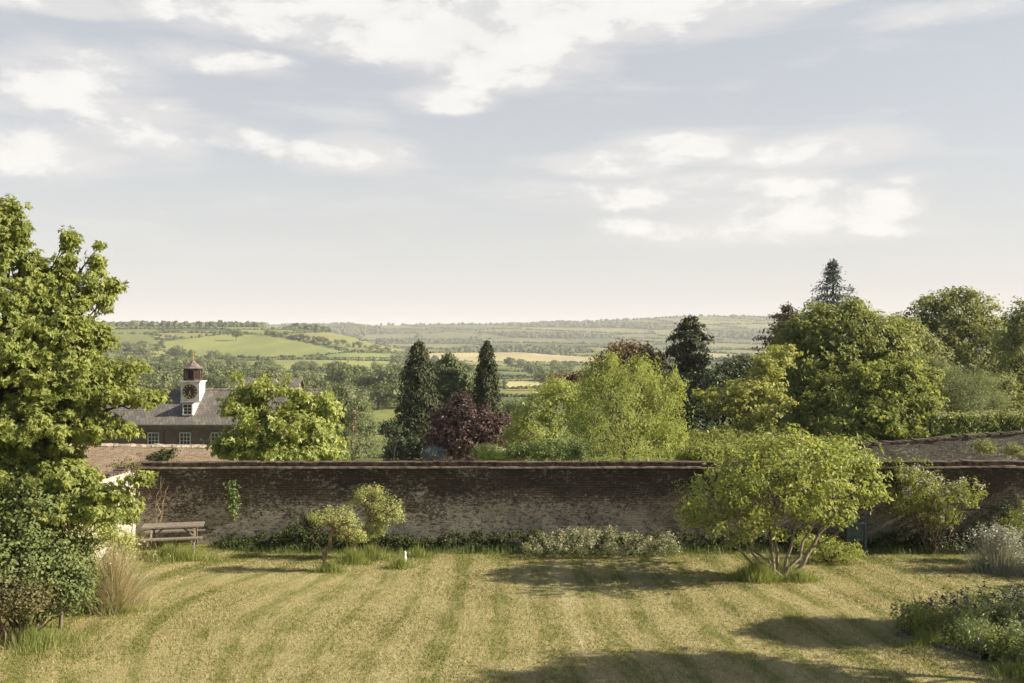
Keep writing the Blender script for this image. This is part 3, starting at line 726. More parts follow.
# ------------------------------------------------------------------ stable with clock tower
def stable():
    base = (-26., 90., -4.2); t = thing('stable_building', 'brick stable block with slate roof behind the garden wall', 'building', base)
    x0, x1 = -40., -18.5; ez, rz = -.85, 2.05; yf, yr, yb = 90., 94.6, 99.2
    mb = MB(); mb.box((x0, yf, -4.6), (x1, yb, ez)); mb.build('wall', M['brickhouse'], base, t)
    # roof: two sloping slabs, hipped at the left end, slightly bellcast at the eaves
    mb = MB(); o = .45; hx = x0+4.2
    v = [(x0-o, yf-o, ez-.02), (x1+o, yf-o, ez-.02), (x1+o, yr, rz), (hx, yr, rz), (x0-o, yb+o, ez-.02), (x1+o, yb+o, ez-.02)]
    k1 = (x1+o, yf+1.0, ez+.62); k0 = (x0-o+1.1, yf+1.0, ez+.62)
    v += [k0, k1]
    mb.add(v, [[0, 1, 7, 6], [6, 7, 2, 3]]); mb.add(v, [[3, 2, 5, 4]]); mb.add(v, [[0, 6, 3], [0, 3, 4]])
    mb.add([(x1+o, yf-o, ez-.02), (x1+o, yb+o, ez-.02), (x1+o, yr, rz)], [[0, 1, 2]])
    rf = mb.build('roof', M['slate'], base, t)
    mb = MB(); mb.tube([(hx, yr, rz+.03), (x1+o, yr, rz+.03)], [.1, .1], 6); mb.build('ridge_tile', M['coping'], base, rf)
    mb = MB(); mb.box((x0-.3, yf-.36, ez-.22), (x1+.3, yf-.003, ez-.03)); mb.box((x0-.2, yf-.16, ez-.42), (x1+.2, yf-.003, ez-.223)); mb.box((x0-.4, yf-.55, ez-.06), (x1+.4, yf-.40, ez+.04)); mb.build('cornice', M['copper'], base, t)
    mb = MB(); 
    for xx in (-37, -31.45, -25.8, -20.2): mb.tube([(xx, yf-.09, ez-.4), (xx, yf-.09, -4.3)], [.05, .05], 6)
    mb.build('drainpipe', M['darkwood'], base, t)
    def window(x, z, w, h, y, nc, nr, parent):
        f = MB(); b = .075
        f.box((x-w/2-b, y-.09, z-b), (x-w/2, y-.005, z+h+b)); f.box((x+w/2, y-.09, z-b), (x+w/2+b, y-.005, z+h+b))
        f.box((x-w/2, y-.09, z+h), (x+w/2, y-.005, z+h+b)); f.box((x-w/2-.1, y-.13, z-b-.03), (x+w/2+.1, y-.004, z-.002))
        for k in range(1, nc): xx = x-w/2+w*k/nc; f.box((xx-.022, y-.06, z), (xx+.022, y-.012, z+h))
        for k in range(1, nr): zz = z+h*k/nr; f.box((x-w/2, y-.063, zz-.02), (x+w/2, y-.014, zz+.02))
        wi = f.build('window', M['white'], base, parent)
        g = MB(); g.box((x-w/2, y-.03, z), (x+w/2, y-.01, z+h)); g.build('pane', M['glass'], base, wi)
    for px in (153.5, 185.3, 216.5, 248, 279): window((px-CX)/F*90, -2.62, .86, .98, yf, 3, 3, t)
    # dormer under the clock
    dx = (187.6-CX)/F*91.; dz = CZ-(414-HY)/F*91.
    d = MB(); d.box((dx-.50, 91.1, dz-.15), (dx+.50, 93.2, dz+1.00)); dm = d.build('dormer', M['render'], base, t)
    d = MB(); d.box((dx-.6, 90.9, dz+1.002), (dx+.62, 93.4, dz+1.07)); d.build('dormer_roof', M['copper'], base, dm)
    window(dx-.02, dz, .74, .84, 91.1, 2, 3, t)
    return base
stable()
def clock_tower():
    D = 92.7; cx = (190-CX)/F*D; w = .87; z0 = .6; zt = CZ-(382-HY)/F*D; base = (cx, D+w, -.3)
    y0 = D; yc = D+w
    t = thing('clock_tower', 'white wooden clock turret with black dial and louvred lantern on the stable roof', 'clock tower', base)
    mb = MB(); mb.box((cx-w, y0, z0), (cx+w, y0+2*w, zt)); mb.build('turret_body', M['white'], base, t)
    mb = MB(); mb.box((cx-w-.14, y0-.14, zt+.002), (cx+w+.14, y0+2*w+.14, zt+.10)); mb.box((cx-w-.07, y0-.07, zt-.09), (cx+w+.07, y0+2*w+.07, zt-.002))
    mb.box((cx-w-.05, y0-.05, CZ-(402-HY)/F*D-.1), (cx+w+.05, y0-.003, CZ-(402-HY)/F*D)); mb.build('cornice', M['white'], base, t)
    cz = CZ-(391.6-HY)/F*D; r = .70
    def disc(rr, ya, yb, m, nm, par, r0=0.):
        b = MB(); n = 40; a = np.linspace(0, 2*np.pi, n, endpoint=False)
        pr = [(r0, ya), (rr, ya), (rr, yb), (r0, yb)] if r0 else [(.001, ya), (rr, ya), (rr, yb), (.001, yb)]
        V = np.concatenate([np.stack([cx+q*np.cos(a), np.full(n, yy), cz+q*np.sin(a)], -1) for q, yy in pr]); m_ = len(pr)
        i = np.arange(m_)[:, None]*n; i2 = ((np.arange(m_)+1) % m_)[:, None]*n; j = np.arange(n)[None]; k = (j+1) % n
        b.add(V, np.stack([i+j, i+k, i2+k, i2+j], -1).reshape(-1, 4)); return b.build(nm, m, base, par)
    dial = disc(r, y0-.05, y0-.004, M['black'], 'clock_dial', t)
    disc(r*.985, y0-.062, y0-.053, M['gold'], 'dial_ring', dial, r*.955); 
    nm = MB(); S = {'I': [(0, 0, 0, 1)], 'V': [(-.28, 1, 0, 0), (0, 0, .28, 1)], 'X': [(-.28, 0, .28, 1), (-.28, 1, .28, 0)]}
    rom = ['XII', 'I', 'II', 'III', 'IIII', 'V', 'VI', 'VII', 'VIII', 'IX', 'X', 'XI']
    for h, s in enumerate(rom):
        a = -h*math.pi/6; wd = {'I': .22, 'V': .62, 'X': .62}; tot = sum(wd[c] for c in s); p = -tot/2
        for c in s:
            q = p+wd[c]/2; p += wd[c]
            for (a0, b0, a1, b1) in S[c]:
                pts = []
                for (u, v) in ((a0, b0), (a1, b1)):
                    X = (q+u)*.15; Z = r*.66+v*.17; pts.append((cx+X*math.cos(a)-Z*math.sin(a), y0-.058, cz+X*math.sin(a)+Z*math.cos(a)))
                nm.bar(pts[0], pts[1], .03, .008, up=(0, 1, 0))
    nm.build('numerals', M['gold'], base, dial)
    for nm_, ang, ln in (('hour_hand', -5.55*math.pi/6, .36), ('minute_hand', -6.55*math.pi/6*1.0, .50)):
        hb = MB(); dx, dz = -math.sin(ang), math.cos(ang)
        hb.bar((cx-dx*.1, y0-.072, cz-dz*.1), (cx+dx*ln, y0-.072-.004*(ln > .4), cz+dz*ln), .05 if ln < .4 else .035, .006, up=(0, 1, 0)); hb.build(nm_, M['gold'], base, dial)
    # lantern
    z1 = zt+.1; z2 = CZ-(368.6-HY)/F*D; R = .78
    cy = y0+w; posts = MB(); lou = MB()
    for k in range(8):
        a = (k+.5)*math.pi/4; b = (k+1.5)*math.pi/4
        A = np.array((cx+R*math.cos(a), cy+R*math.sin(a))); B = np.array((cx+R*math.cos(b), cy+R*math.sin(b)))
        posts.bar((*A, z1+.003), (*A, z2), .11, .11, up=(0, 1, 0))
        posts.bar((*A, z1+.08), (*B, z1+.08), .07, .15); posts.bar((*A, z2-.06), (*B, z2-.06), .07, .12)
        if k not in (5,):
            for q in range(9):
                zz = z1+.2+q*(z2-z1-.36)/8; lou.bar((*(A*.99+B*.01), zz), (*(B*.99+A*.01), zz+.001), .09, .035)
    ln = posts.build('lantern', M['darkwood'], base, t); lou.build('louvres', M['darkwood'], base, ln)
    mb = MB(); lathe(mb, [(.62, z1+.004), (.62, z2-.01)], 8, (cx, cy, 0)); mb.build('lantern_core', M['black'], base, ln)
    mb = MB(); za = CZ-(361-HY)/F*D
    lathe(mb, [(.3, z2-.02), (1.05, z2-.03), (1.08, z2+.02), (.72, z2+.19), (.34, z2+.5), (.12, za+.02), (.001, za+.16)], 8, (cx, cy, 0))
    rf = mb.build('lantern_roof', M['copper'], base, t)
    mb = MB(); lathe(mb, [(.05, za), (.05, za+.2), (.10, za+.28), (.05, za+.36), (.025, za+.4), (.02, za+1.0), (.001, za+1.1)], 8, (cx, cy, 0))
    lathe(mb, [(.001, za+.55), (.09, za+.62), (.001, za+.70)], 8, (cx, cy, 0)); mb.build('finial', M['gold'], base, t)
    mb = MB(); mb.bar((cx-.32, cy, za+.84), (cx+.26, cy, za+.84), .02, .03); mb.add([(cx-.34, cy, za+.74), (cx-.14, cy, za+.84), (cx-.34, cy, za+.96), (cx+.26, cy-.01, za+.78), (cx+.36, cy, za+.84), (cx+.26, cy+.01, za+.90)], [[0, 1, 2], [3, 4, 5]])
    mb.build('weathervane', M['gold'], base, t)
clock_tower()
def house(name, label, x0, x1, y0, y1, zb, ze, zr, wm, rm, gable=False, chim=None):
    base = ((x0+x1)/2, y0, zb); t = thing(name, label, 'building', base)
    mb = MB(); mb.box((x0, y0, zb), (x1, y1, ze))
    if gable: mb.add([(x0, y0, ze), (x1, y0, ze), ((x0+x1)/2, y0, zr), (x0, y1, ze), (x1, y1, ze), ((x0+x1)/2, y1, zr)], [[0, 1, 2], [4, 3, 5]])
    else: mb.add([(x0, y0, ze), (x0, y1, ze), (x0, (y0+y1)/2, zr), (x1, y0, ze), (x1, y1, ze), (x1, (y0+y1)/2, zr)], [[1, 0, 2], [3, 4, 5]])
    mb.build('wall', wm, base, t)
    mb = MB(); o = .3; th = .12
    if gable:
        xm = (x0+x1)/2
        for s, xe in ((-1, x0-o), (1, x1+o)):
            mb.add([(xe, y0-o, ze-.25), (xm, y0-o, zr+.05), (xm, y1+o, zr+.05), (xe, y1+o, ze-.25), (xe, y0-o, ze-.25+th), (xm, y0-o, zr+.05+th), (xm, y1+o, zr+.05+th), (xe, y1+o, ze-.25+th)], [[0,3,2,1],[4,5,6,7],[0,1,5,4],[3,7,6,2],[0,4,7,3]])
    else:
        ym = (y0+y1)/2
        for s, ye in ((-1, y0-o), (1, y1+o)):
            mb.add([(x0-o, ye, ze-.25), (x0-o, ym, zr+.05), (x1+o, ym, zr+.05), (x1+o, ye, ze-.25), (x0-o, ye, ze-.25+th), (x0-o, ym, zr+.05+th), (x1+o, ym, zr+.05+th), (x1+o, ye, ze-.25+th)], [[0,3,2,1],[4,5,6,7],[0,1,5,4],[3,7,6,2],[0,4,7,3]])
    rf = mb.build('roof', rm, base, t)
    if chim:
        mb = MB(); x, y, z = chim; mb.box((x-.35, y-.35, z-1.6), (x+.35, y+.35, z)); lathe(mb, [(.13, z+.002), (.11, z+.35), (.08, z+.35)], 8, (x, y, 0)); mb.build('chimney', M['brickhouse'], base, rf)
    if gable:
        f = MB(); xm = (x0+x1)/2; f.box((xm-.35, y0-.06, ze-.9), (xm+.35, y0-.004, ze+.1)); w = f.build('window', M['white'], base, t)
        g = MB(); g.box((xm-.28, y0-.07, ze-.83), (xm-.02, y0-.062, ze+.03)); g.box((xm+.02, y0-.07, ze-.83), (xm+.28, y0-.062, ze+.03)); g.build('pane', M['glass'], base, w)
house('coach_house', 'long low grey roofed outbuilding behind the stable', -30, -23.6, 108, 113, -7, .9, CZ-(379.5-HY)/F*110.5, M['brickhouse'], M['slate'])
house('cottage', 'small brick cottage gable glimpsed between the light green trees', -20.0, -17.9, 112, 115.5, -8, -.4, CZ-(389-HY)/F*112, M['brickhouse'], M['slate'], True, None)

# ------------------------------------------------------------------ picnic table
def picnic():
    cx, cy, rz = -10.62, 31.22, math.radians(13); L2 = .92
    t = thing('picnic_table', 'weathered wooden picnic table at the left foot of the garden wall', 'picnic table', (cx, cy, .17)); t.rotation_euler = (0, 0, rz)
    def brd(name, y0, y1, z0, z1, n, ext=L2):
        rng = np.random.default_rng(int(abs(y0*100))); w = (y1-y0)/n
        mb = MB()
        for k in range(n):
            j = rng.normal(0, .006); mb.box((-ext+j, y0+k*w+.006, z0+j*.2), (ext+j, y0+(k+1)*w-.006, z1+j*.2))
        return mb.build(name, M['oldwood'], (0, 0, 0), t)
    brd('tabletop', -.37, .37, .71, .75, 5); brd('bench_seat', -.80, -.54, .41, .45, 2); brd('bench_seat', .54, .80, .41, .45, 2)
    for s in (-1, 1):
        x = s*(L2-.28)
        for q in (-1, 1):
            mb = MB(); mb.bar((x+.025, q*.64, -.06), (x+.025, q*.27, .705), .045, .10, up=(0, 1, 0)); mb.build('leg', M['oldwood'], (0, 0, 0), t)
        mb = MB(); mb.box((x-.045, -.78, .31), (x-.001, .78, .405)); mb.box((x-.045, -.35, .62), (x-.001, .35, .705)); mb.build('crossbeam', M['oldwood'], (0, 0, 0), t)
        mb = MB(); mb.bar((x-.02, 0, .36), (x-s*.42, 0, .69), .04, .07, up=(0, 1, 0)); mb.build('brace', M['oldwood'], (0, 0, 0), t)
picnic()

# small blue-grey garden stand by the wall, half hidden behind the multi-stemmed tree
def stand():
    x, y = (855-CX)/F*31.3, 31.3; t = thing('garden_stand', 'slate blue wooden stand against the wall behind the spreading tree', 'garden stand', (x, y, 0))
    b = (x, y, 0); w = .27
    for sx, h in ((-w, .95), (w, 1.12)):
        for yy in (-.16, .16):
            mb = MB(); mb.box((x+sx-.04, y+yy-.035, 0), (x+sx+.04, y+yy+.035, h)); mb.build('leg', M['bluewood'], b, t)
    mb = MB(); mb.box((x-w-.08, y-.24, .955), (x+w-.045, y+.24, .995)); mb.build('top', M['bluewood'], b, t)
    mb = MB()
    for k in range(4): mb.box((x-w+.045, y-.17, .42+k*.13), (x+w-.045, y-.145, .42+k*.13+.12))
    mb.build('panel', M['bluewood'], b, t)
stand()
def ornament():
    x, y = (404-CX)/F*29.55, 29.55; mb = MB()
    t = thing('garden_ornament', 'small slim white stone figure leaning in a tuft of long grass', 'ornament', (x, y, 0))
    pr = [(.07, 0), (.075, .02), (.05, .06), (.055, .15), (.075, .26), (.07, .36), (.045, .42), (.03, .45), (.048, .50), (.045, .55), (.02, .60), (.001, .62)]
    pr = [(a*.8, b*.72) for a, b in pr]; lathe(mb, pr, 12); mb.v[0][:, 0] += mb.v[0][:, 2]*.16-mb.v[0][:, 2]**2*.2
    mb.build('figure', M['palestone'], (0, 0, 0), t, smooth=True)
ornament()
def bird(px, py, D, sp, label):
    p = P(px, py, D); mb = MB()
    b = np.array([(0, .22, 0), (.05, .05, .02), (-.05, .05, .02), (0, .05, -.05), (0, -.2, 0), (.45, .05, .12), (.2, -.04, .06), (-.45, .05, .12), (-.2, -.04, .06), (.07, -.3, 0), (-.07, -.3, 0)])*sp
    mb.add(b, [[0, 1, 2], [0, 3, 1], [0, 2, 3], [1, 3, 4], [2, 4, 3], [1, 4, 2], [1, 5, 6], [2, 8, 7], [4, 9, 10]])
    o = mb.build('bird', M['bird'], p); tag(o, label, 'bird')
bird(237, 270.5, 90, 1.0, 'tiny dark bird flying low in the sky, the lower of two'); bird(202, 209, 100, .9, 'tiny dark bird flying high in the sky, the upper of two')

# ------------------------------------------------------------------ planting on the lawn
# left tree and thicket
tree('maple_tree', 'tall bright green maple with upright shoots at the left edge', 'tree', None, -25, 25, [
    (14, 232, 25, 14, 32), (6, 212, 25, 7, 14), (24, 236, 25, 7, 20), (38, 262, 24.6, 8, 16), (-10, 235, 25, 26, 46), (-45, 250, 25.5, 50, 60), (8, 290, 24.5, 44, 44), (30, 280, 24.6, 26, 30), (45, 285, 24.6, 15, 22), (69, 265, 24.8, 9, 34), (63, 285, 24.8, 12, 20), (66, 305, 24.6, 26, 26), (97, 268, 25, 8, 26), (112, 288, 25, 7, 18), (92, 292, 24.8, 16, 22), (105, 300, 25, 10, 14), (100, 245, 25, 7, 10), (71, 240, 24.8, 7, 12),
    (52, 345, 24.3, 52, 40), (0, 360, 24, 70, 60), (-60, 360, 25.5, 70, 90), (98, 340, 24.4, 18, 16), (118, 368, 24.2, 26, 10), (142, 366, 24, 10, 7), (68, 385, 24, 56, 30), (112, 395, 23.8, 34, 12), (148, 399, 23.6, 20, 8), (40, 425, 23.6, 66, 34), (92, 428, 23.6, 34, 16), (124, 430, 24, 18, 10), (-40, 440, 24.5, 70, 50), (45, 462, 23.8, 40, 18)],
    'maple', BK, 2500, 22, .11, .17, 201, r0=.22, lobed=True, droop=.7, gap=.2, inner=.3, nsub=110, fork=.55, tband=.4)
tree('sapling', 'low leaning maple sapling with drooping sprays before the white wall', 'tree', None, 60, 23.2, [(58, 478, 23.2, 40, 20), (112, 492, 23, 26, 10), (140, 479, 23, 14, 7), (100, 512, 23, 30, 20), (55, 508, 23, 40, 26), (126, 512, 23.2, 12, 14), (20, 480, 23.4, 45, 30)], 'maple', BK, 460, 24, .11, .2, 202, r0=.05, lobed=True, droop=.7, gap=.2, nsub=30)
bush('bramble_thicket', 'dense tangled bramble thicket in the bottom left corner', 'shrub', None, 22.2, [(0, 560, 22.2, 55, 48), (35, 530, 22.6, 38, 52), (-40, 535, 22.4, 60, 60), (18, 530, 22.8, 38, 36), (60, 575, 22.6, 30, 32), (30, 590, 22.2, 40, 26), (88, 560, 23.2, 14, 24), (66, 592, 22.3, 24, 16)], 'bramble', 1700, 26, .08, .24, 203, gap=.1, width=.7)
bush('hazel_bush', 'paler upright bush between the maple and the straw coloured grass clump', 'shrub', None, 24.2, [(80, 520, 24.4, 26, 34), (50, 495, 24.6, 35, 36), (20, 480, 24.6, 30, 36), (108, 530, 25.4, 14, 18), (122, 545, 27.5, 14, 16)], 'mapley', 560, 26, .08, .24, 204, gap=.15)
bush('rose_bush', 'dull reddish green rose bush low in the corner beside the brambles', 'shrub', None, 21.6, [(20, 598, 21.6, 34, 18), (-10, 590, 21.6, 34, 26)], 'bramblered', 420, 24, .06, .2, 205, width=.7)
x = (112-CX)/F*24.9
tuft('tall straw coloured ornamental grass clump at the lawn edge', x, 24.9, .6, 4200, 1.22, 'straw', 206, w=.014, leanv=1.0, name='ornamental_grass', cat='ornamental grass', ry=.5, heads='straw', hn=160, hh=.13)
tuft('green grass fringe under the straw coloured clump', x-.2, 24.5, 1.3, 1800, .42, 'lush', 207, w=.013, ry=.4)
tuft('long dry grass fringe under the bramble thicket', -10.6, 21.9, 1.5, 2600, .38, 'lush', 208, w=.013, ry=.9)
tuft('lush green weeds below the picnic table', -10.3, 30.2, 1.35, 2600, .42, 'lush', 209, w=.02, ry=.38)
tuft('brown dry stems beside the picnic table', -11.75, 30.3, .35, 500, 1.0, 'straw', 210, w=.015, ry=.4)
tuft('grass fringe at the foot of the side wall', -12, 28.3, .35, 1500, .5, 'lush', 211, w=.015, ry=2.0)

# two small cloud-pruned trees
def small_tree(name, label, bpx, D, lobes, stem, seed, n, bz=0.):
    rng = np.random.default_rng(seed); LB = [lob(*l) for l in lobes]; base = np.array([(bpx-CX)/F*D, D, bz])
    t = thing(name, label, 'small tree', base, 'small trees on the lawn')
    pc, pd = crown_pts(LB, n, rng, .25, under=.25)
    leaves_mesh('crown', pc, pd, 26, .12, .05, L['spirea'], rng, base, t, flat=.8)
    mb = MB(); pts = np.array([P(a, b, D) for a, b in stem]); pts[0, 2] = -.05; r = np.linspace(.11, .04, len(pts)); mb.tube(pts, r, 8)
    for l in LB: 
        s = pts[-1-rng.integers(2)]; mb.tube(wob(s, l[0], 5, .05, rng), np.linspace(.04, .018, 5), 6)
        for p in pc[rng.choice(len(pc), 9)]: mb.tube(wob(pts[-1], p, 5, .06, rng), np.linspace(.02, .006, 5), 4)
    if name == 'small_tree' and len(stem) > 4:
        q = P(310, 530, D); mb.tube(wob(pts[2], q, 6, .05, rng), np.linspace(.035, .012, 6), 6)
    mb.build('trunk', BKR, base, t, smooth=True)
small_tree('small_tree', 'left small golden leaved tree with a crooked tan trunk on the lawn', 324, 28.9, [(322, 517, 28.9, 13, 7), (340, 518, 28.9, 17, 9), (350, 530, 28.9, 13, 12), (358, 537, 28.8, 8, 7), (335, 513, 29.1, 9, 5)], [(323, 572), (326, 562), (324, 556), (330, 546), (330, 536), (334, 526)], 221, 170)
small_tree('small_tree', 'right taller golden leaved tree with a rounded two part crown against the wall', 352, 30.6, [(363, 499, 30.6, 13, 11), (372, 494, 30.6, 12, 9), (385, 510, 30.5, 15, 14), (378, 520, 30.6, 12, 10), (392, 514, 30.5, 9, 12), (374, 532, 30.6, 10, 8)], [(352, 560), (353, 550), (357, 541), (364, 530), (370, 520)], 222, 260)
for k, (px, py, r, n_, h, ry) in enumerate([(330, 572, .5, 1500, .34, .28), (352, 563, .7, 1500, .42, .35), (372, 559, .6, 1300, .45, .3), (400, 568, .38, 1100, .34, .22), (418, 557, .5, 500, .35, .3)]):
    D = CZ*F/(py-HY); tuft(['bright grass tuft round the left small tree trunk', 'grass tuft between the two small trees', 'long grass behind the right small tree', 'dark grass tuft beside the white ornament', 'sparse seeding grass right of the white ornament'][k], (px-CX)/F*D, D, r, n_, h, 'lush', 230+k, w=.012, ry=ry)

# big spreading tree on the lawn
def spreading():
    D = 28.1; bx = (778-CX)/F*D; base = np.array([bx, D, 0.]); rng = np.random.default_rng(241)
    t = thing('magnolia_tree', 'wide spreading many stemmed tree with bright green leaves on the right lawn', 'tree', base)
    LB = [lob(*l) for l in [(718, 500, 28, 34, 26), (745, 478, 27.9, 40, 30), (735, 520, 27.6, 36, 20), (785, 462, 28, 48, 30), (790, 450, 28.4, 30, 22), (825, 478, 28, 45, 34), (855, 488, 28, 28, 24), (845, 465, 28.4, 30, 24), (864, 495, 27.8, 16, 18), (780, 500, 27.3, 50, 28), (825, 510, 27.6, 30, 16), (765, 525, 27.4, 34, 12), (702, 515, 28, 22, 18), (800, 480, 26.8, 50, 34), (795, 470, 29.2, 60, 34)]]
    LB = [(c, r*np.array([1., 1., .9])) for c, r in LB]
    pc, pd = crown_pts(LB, 430, rng, .25, gap=.2, under=.45)
    leaves_mesh('crown', pc, pd, 24, .25, .14, L['fig'], rng, base, t, width=.5, droop=.1, flat=.8)
    mb = MB(); r0 = P(783, 580, D); r0[2] = -.1
    for (tp, r, via, dd) in [((862, 480), .10, (812, 548), .3), ((800, 470), .075, (793, 535), 0), ((760, 480), .08, (772, 545), -.2), ((735, 505), .07, (752, 553), -.3), ((712, 512), .06, (738, 548), .2), ((748, 500), .06, (748, 540), .5), ((835, 470), .07, (812, 528), .6), ((780, 460), .06, (775, 525), .5)]:
        v = P(*via, D+dd*.5); e = P(*tp, D+dd); b = r0+[rng.normal(-.15, .2), rng.normal(0, .08), 0]
        path = np.concatenate([wob(b, v, 5, .03, rng), wob(v, e, 6, .05, rng)[1:]]); mb.tube(path, np.linspace(r*.72, r*.2, len(path)), 8)
        for q in range(9):
            s = path[rng.integers(4, len(path))]; j = np.argsort(np.linalg.norm(pc-e, axis=1))[rng.integers(60)]
            mb.tube(wob(s, pc[j], 5, .06, rng), np.linspace(.028, .008, 5), 5)
    mb.build('trunk', BKP, base, t, smooth=True)
spreading()
for k, (px, py, r, n_, h, ry) in enumerate([(757, 580, .75, 3600, .55, .35), (800, 581, .65, 2000, .32, .3), (775, 574, .7, 2400, .5, .4)]):
    D = CZ*F/(py-HY); tuft(['tall lush grass tuft left of the spreading tree stems', 'low grass tuft right of the spreading tree stems', 'grass growing among the spreading tree stems'][k], (px-CX)/F*D, D, r, n_, h, 'lush', 250+k, w=.014, ry=ry)
bush('lilac_green_bush', 'low fresh green weeds bush beside the blue stand', 'shrub', None, 30.2, [(820, 548, 30.2, 22, 12), (845, 552, 30, 22, 10), (805, 540, 30.4, 12, 10)], 'mapley', 170, 22, .06, .15, 255)

# border along the foot of the wall
def border():
    rng = np.random.default_rng(261); n = 620
    x = rng.uniform(-9.4, 17, n); x = x[(x < -9) | (np.array([mnoise.noise(Vector((a*.6, 2, 0))) for a in x]) > -.45)]
    h = .28+.42*np.array([max(0, mnoise.noise(Vector((a*.5, 7, 0)))+.45) for a in x]); y = WY-.12-.55*rng.random(len(x))**1.3
    z = h*rng.random(len(x)); pc = np.stack([x, y, z+.05], -1); pd = np.tile([.1, -.8, .5], (len(x), 1))
    o = leaves_mesh('ivy_ground_cover', pc, pd, 34, .2, .075, L['ivy'], rng, (0, 0, 0), None, width=.8, zlo=0.); tag(o, 'dark ivy and weeds along the foot of the garden wall', 'ivy', kind='stuff')
    n = 5200; x = rng.uniform(-9.5, 17, n); y = WY-.45-.55*rng.random(n); rt = np.stack([x, y, 0*x], -1)
    o = blades('rough_grass', rt, .12+.22*rng.random(n)**2, .014, np.abs(rng.normal(0, .3, n)), L['hedge'], rng); tag(o, 'rough unmown grass strip below the garden wall', 'grass', kind='stuff')
border()
bush('rose_bed', 'low mound of blush flowered shrub against the wall in the middle', 'shrub', None, 31., [(550, 546, 31, 30, 10), (590, 543, 31.1, 30, 13), (575, 538, 31.3, 22, 9), (625, 545, 31.1, 30, 12), (604, 536, 31.4, 14, 9), (655, 547, 31.1, 26, 9), (668, 541, 31.3, 9, 9)], 'greygreen', 480, 22, .055, .15, 271, 'pinkf', 260, .05)
bush('flowering_bush', 'lilac flowered bush on the wall at the right', 'shrub', None, 31.1, [(925, 492, 31.4, 26, 18), (950, 498, 31.3, 26, 17), (968, 490, 31.2, 16, 13), (905, 500, 31.5, 18, 18), (935, 515, 31.6, 22, 14), (910, 475, 31.6, 18, 8)], 'maple', 360, 22, .075, .17, 272, 'lilac', 130, .06, gap=.15)
bush('dark_shrub', 'dark leafy shrub under the lilac flowered bush', 'shrub', None, 31.6, [(990, 532, 31.7, 26, 18), (940, 542, 31.7, 30, 10), (1010, 520, 31.8, 20, 22)], 'darkgreen', 260, 22, .07, .17, 273)
bush('silver_bush', 'grey green bush at the right edge before the wall', 'shrub', None, 30., [(1018, 524, 30, 16, 16), (1034, 520, 30, 16, 26), (1010, 533, 30, 10, 12)], 'mapley', 170, 20, .06, .15, 274)
tuft('spiky silver grey lavender mound at the right edge', (1000-CX)/F*28.9, 28.9, .72, 2600, .95, 'lav', 275, w=.015, leanv=.6, name='lavender', cat='lavender', ry=.6, heads='lav', hn=240, hh=.22)
tuft('second silver lavender mound at the far right edge', (1042-CX)/F*28.2, 28.2, .7, 2000, .55, 'lav', 276, w=.015, leanv=.6, name='lavender', cat='lavender', ry=.6, heads='lav', hn=200, hh=.22)
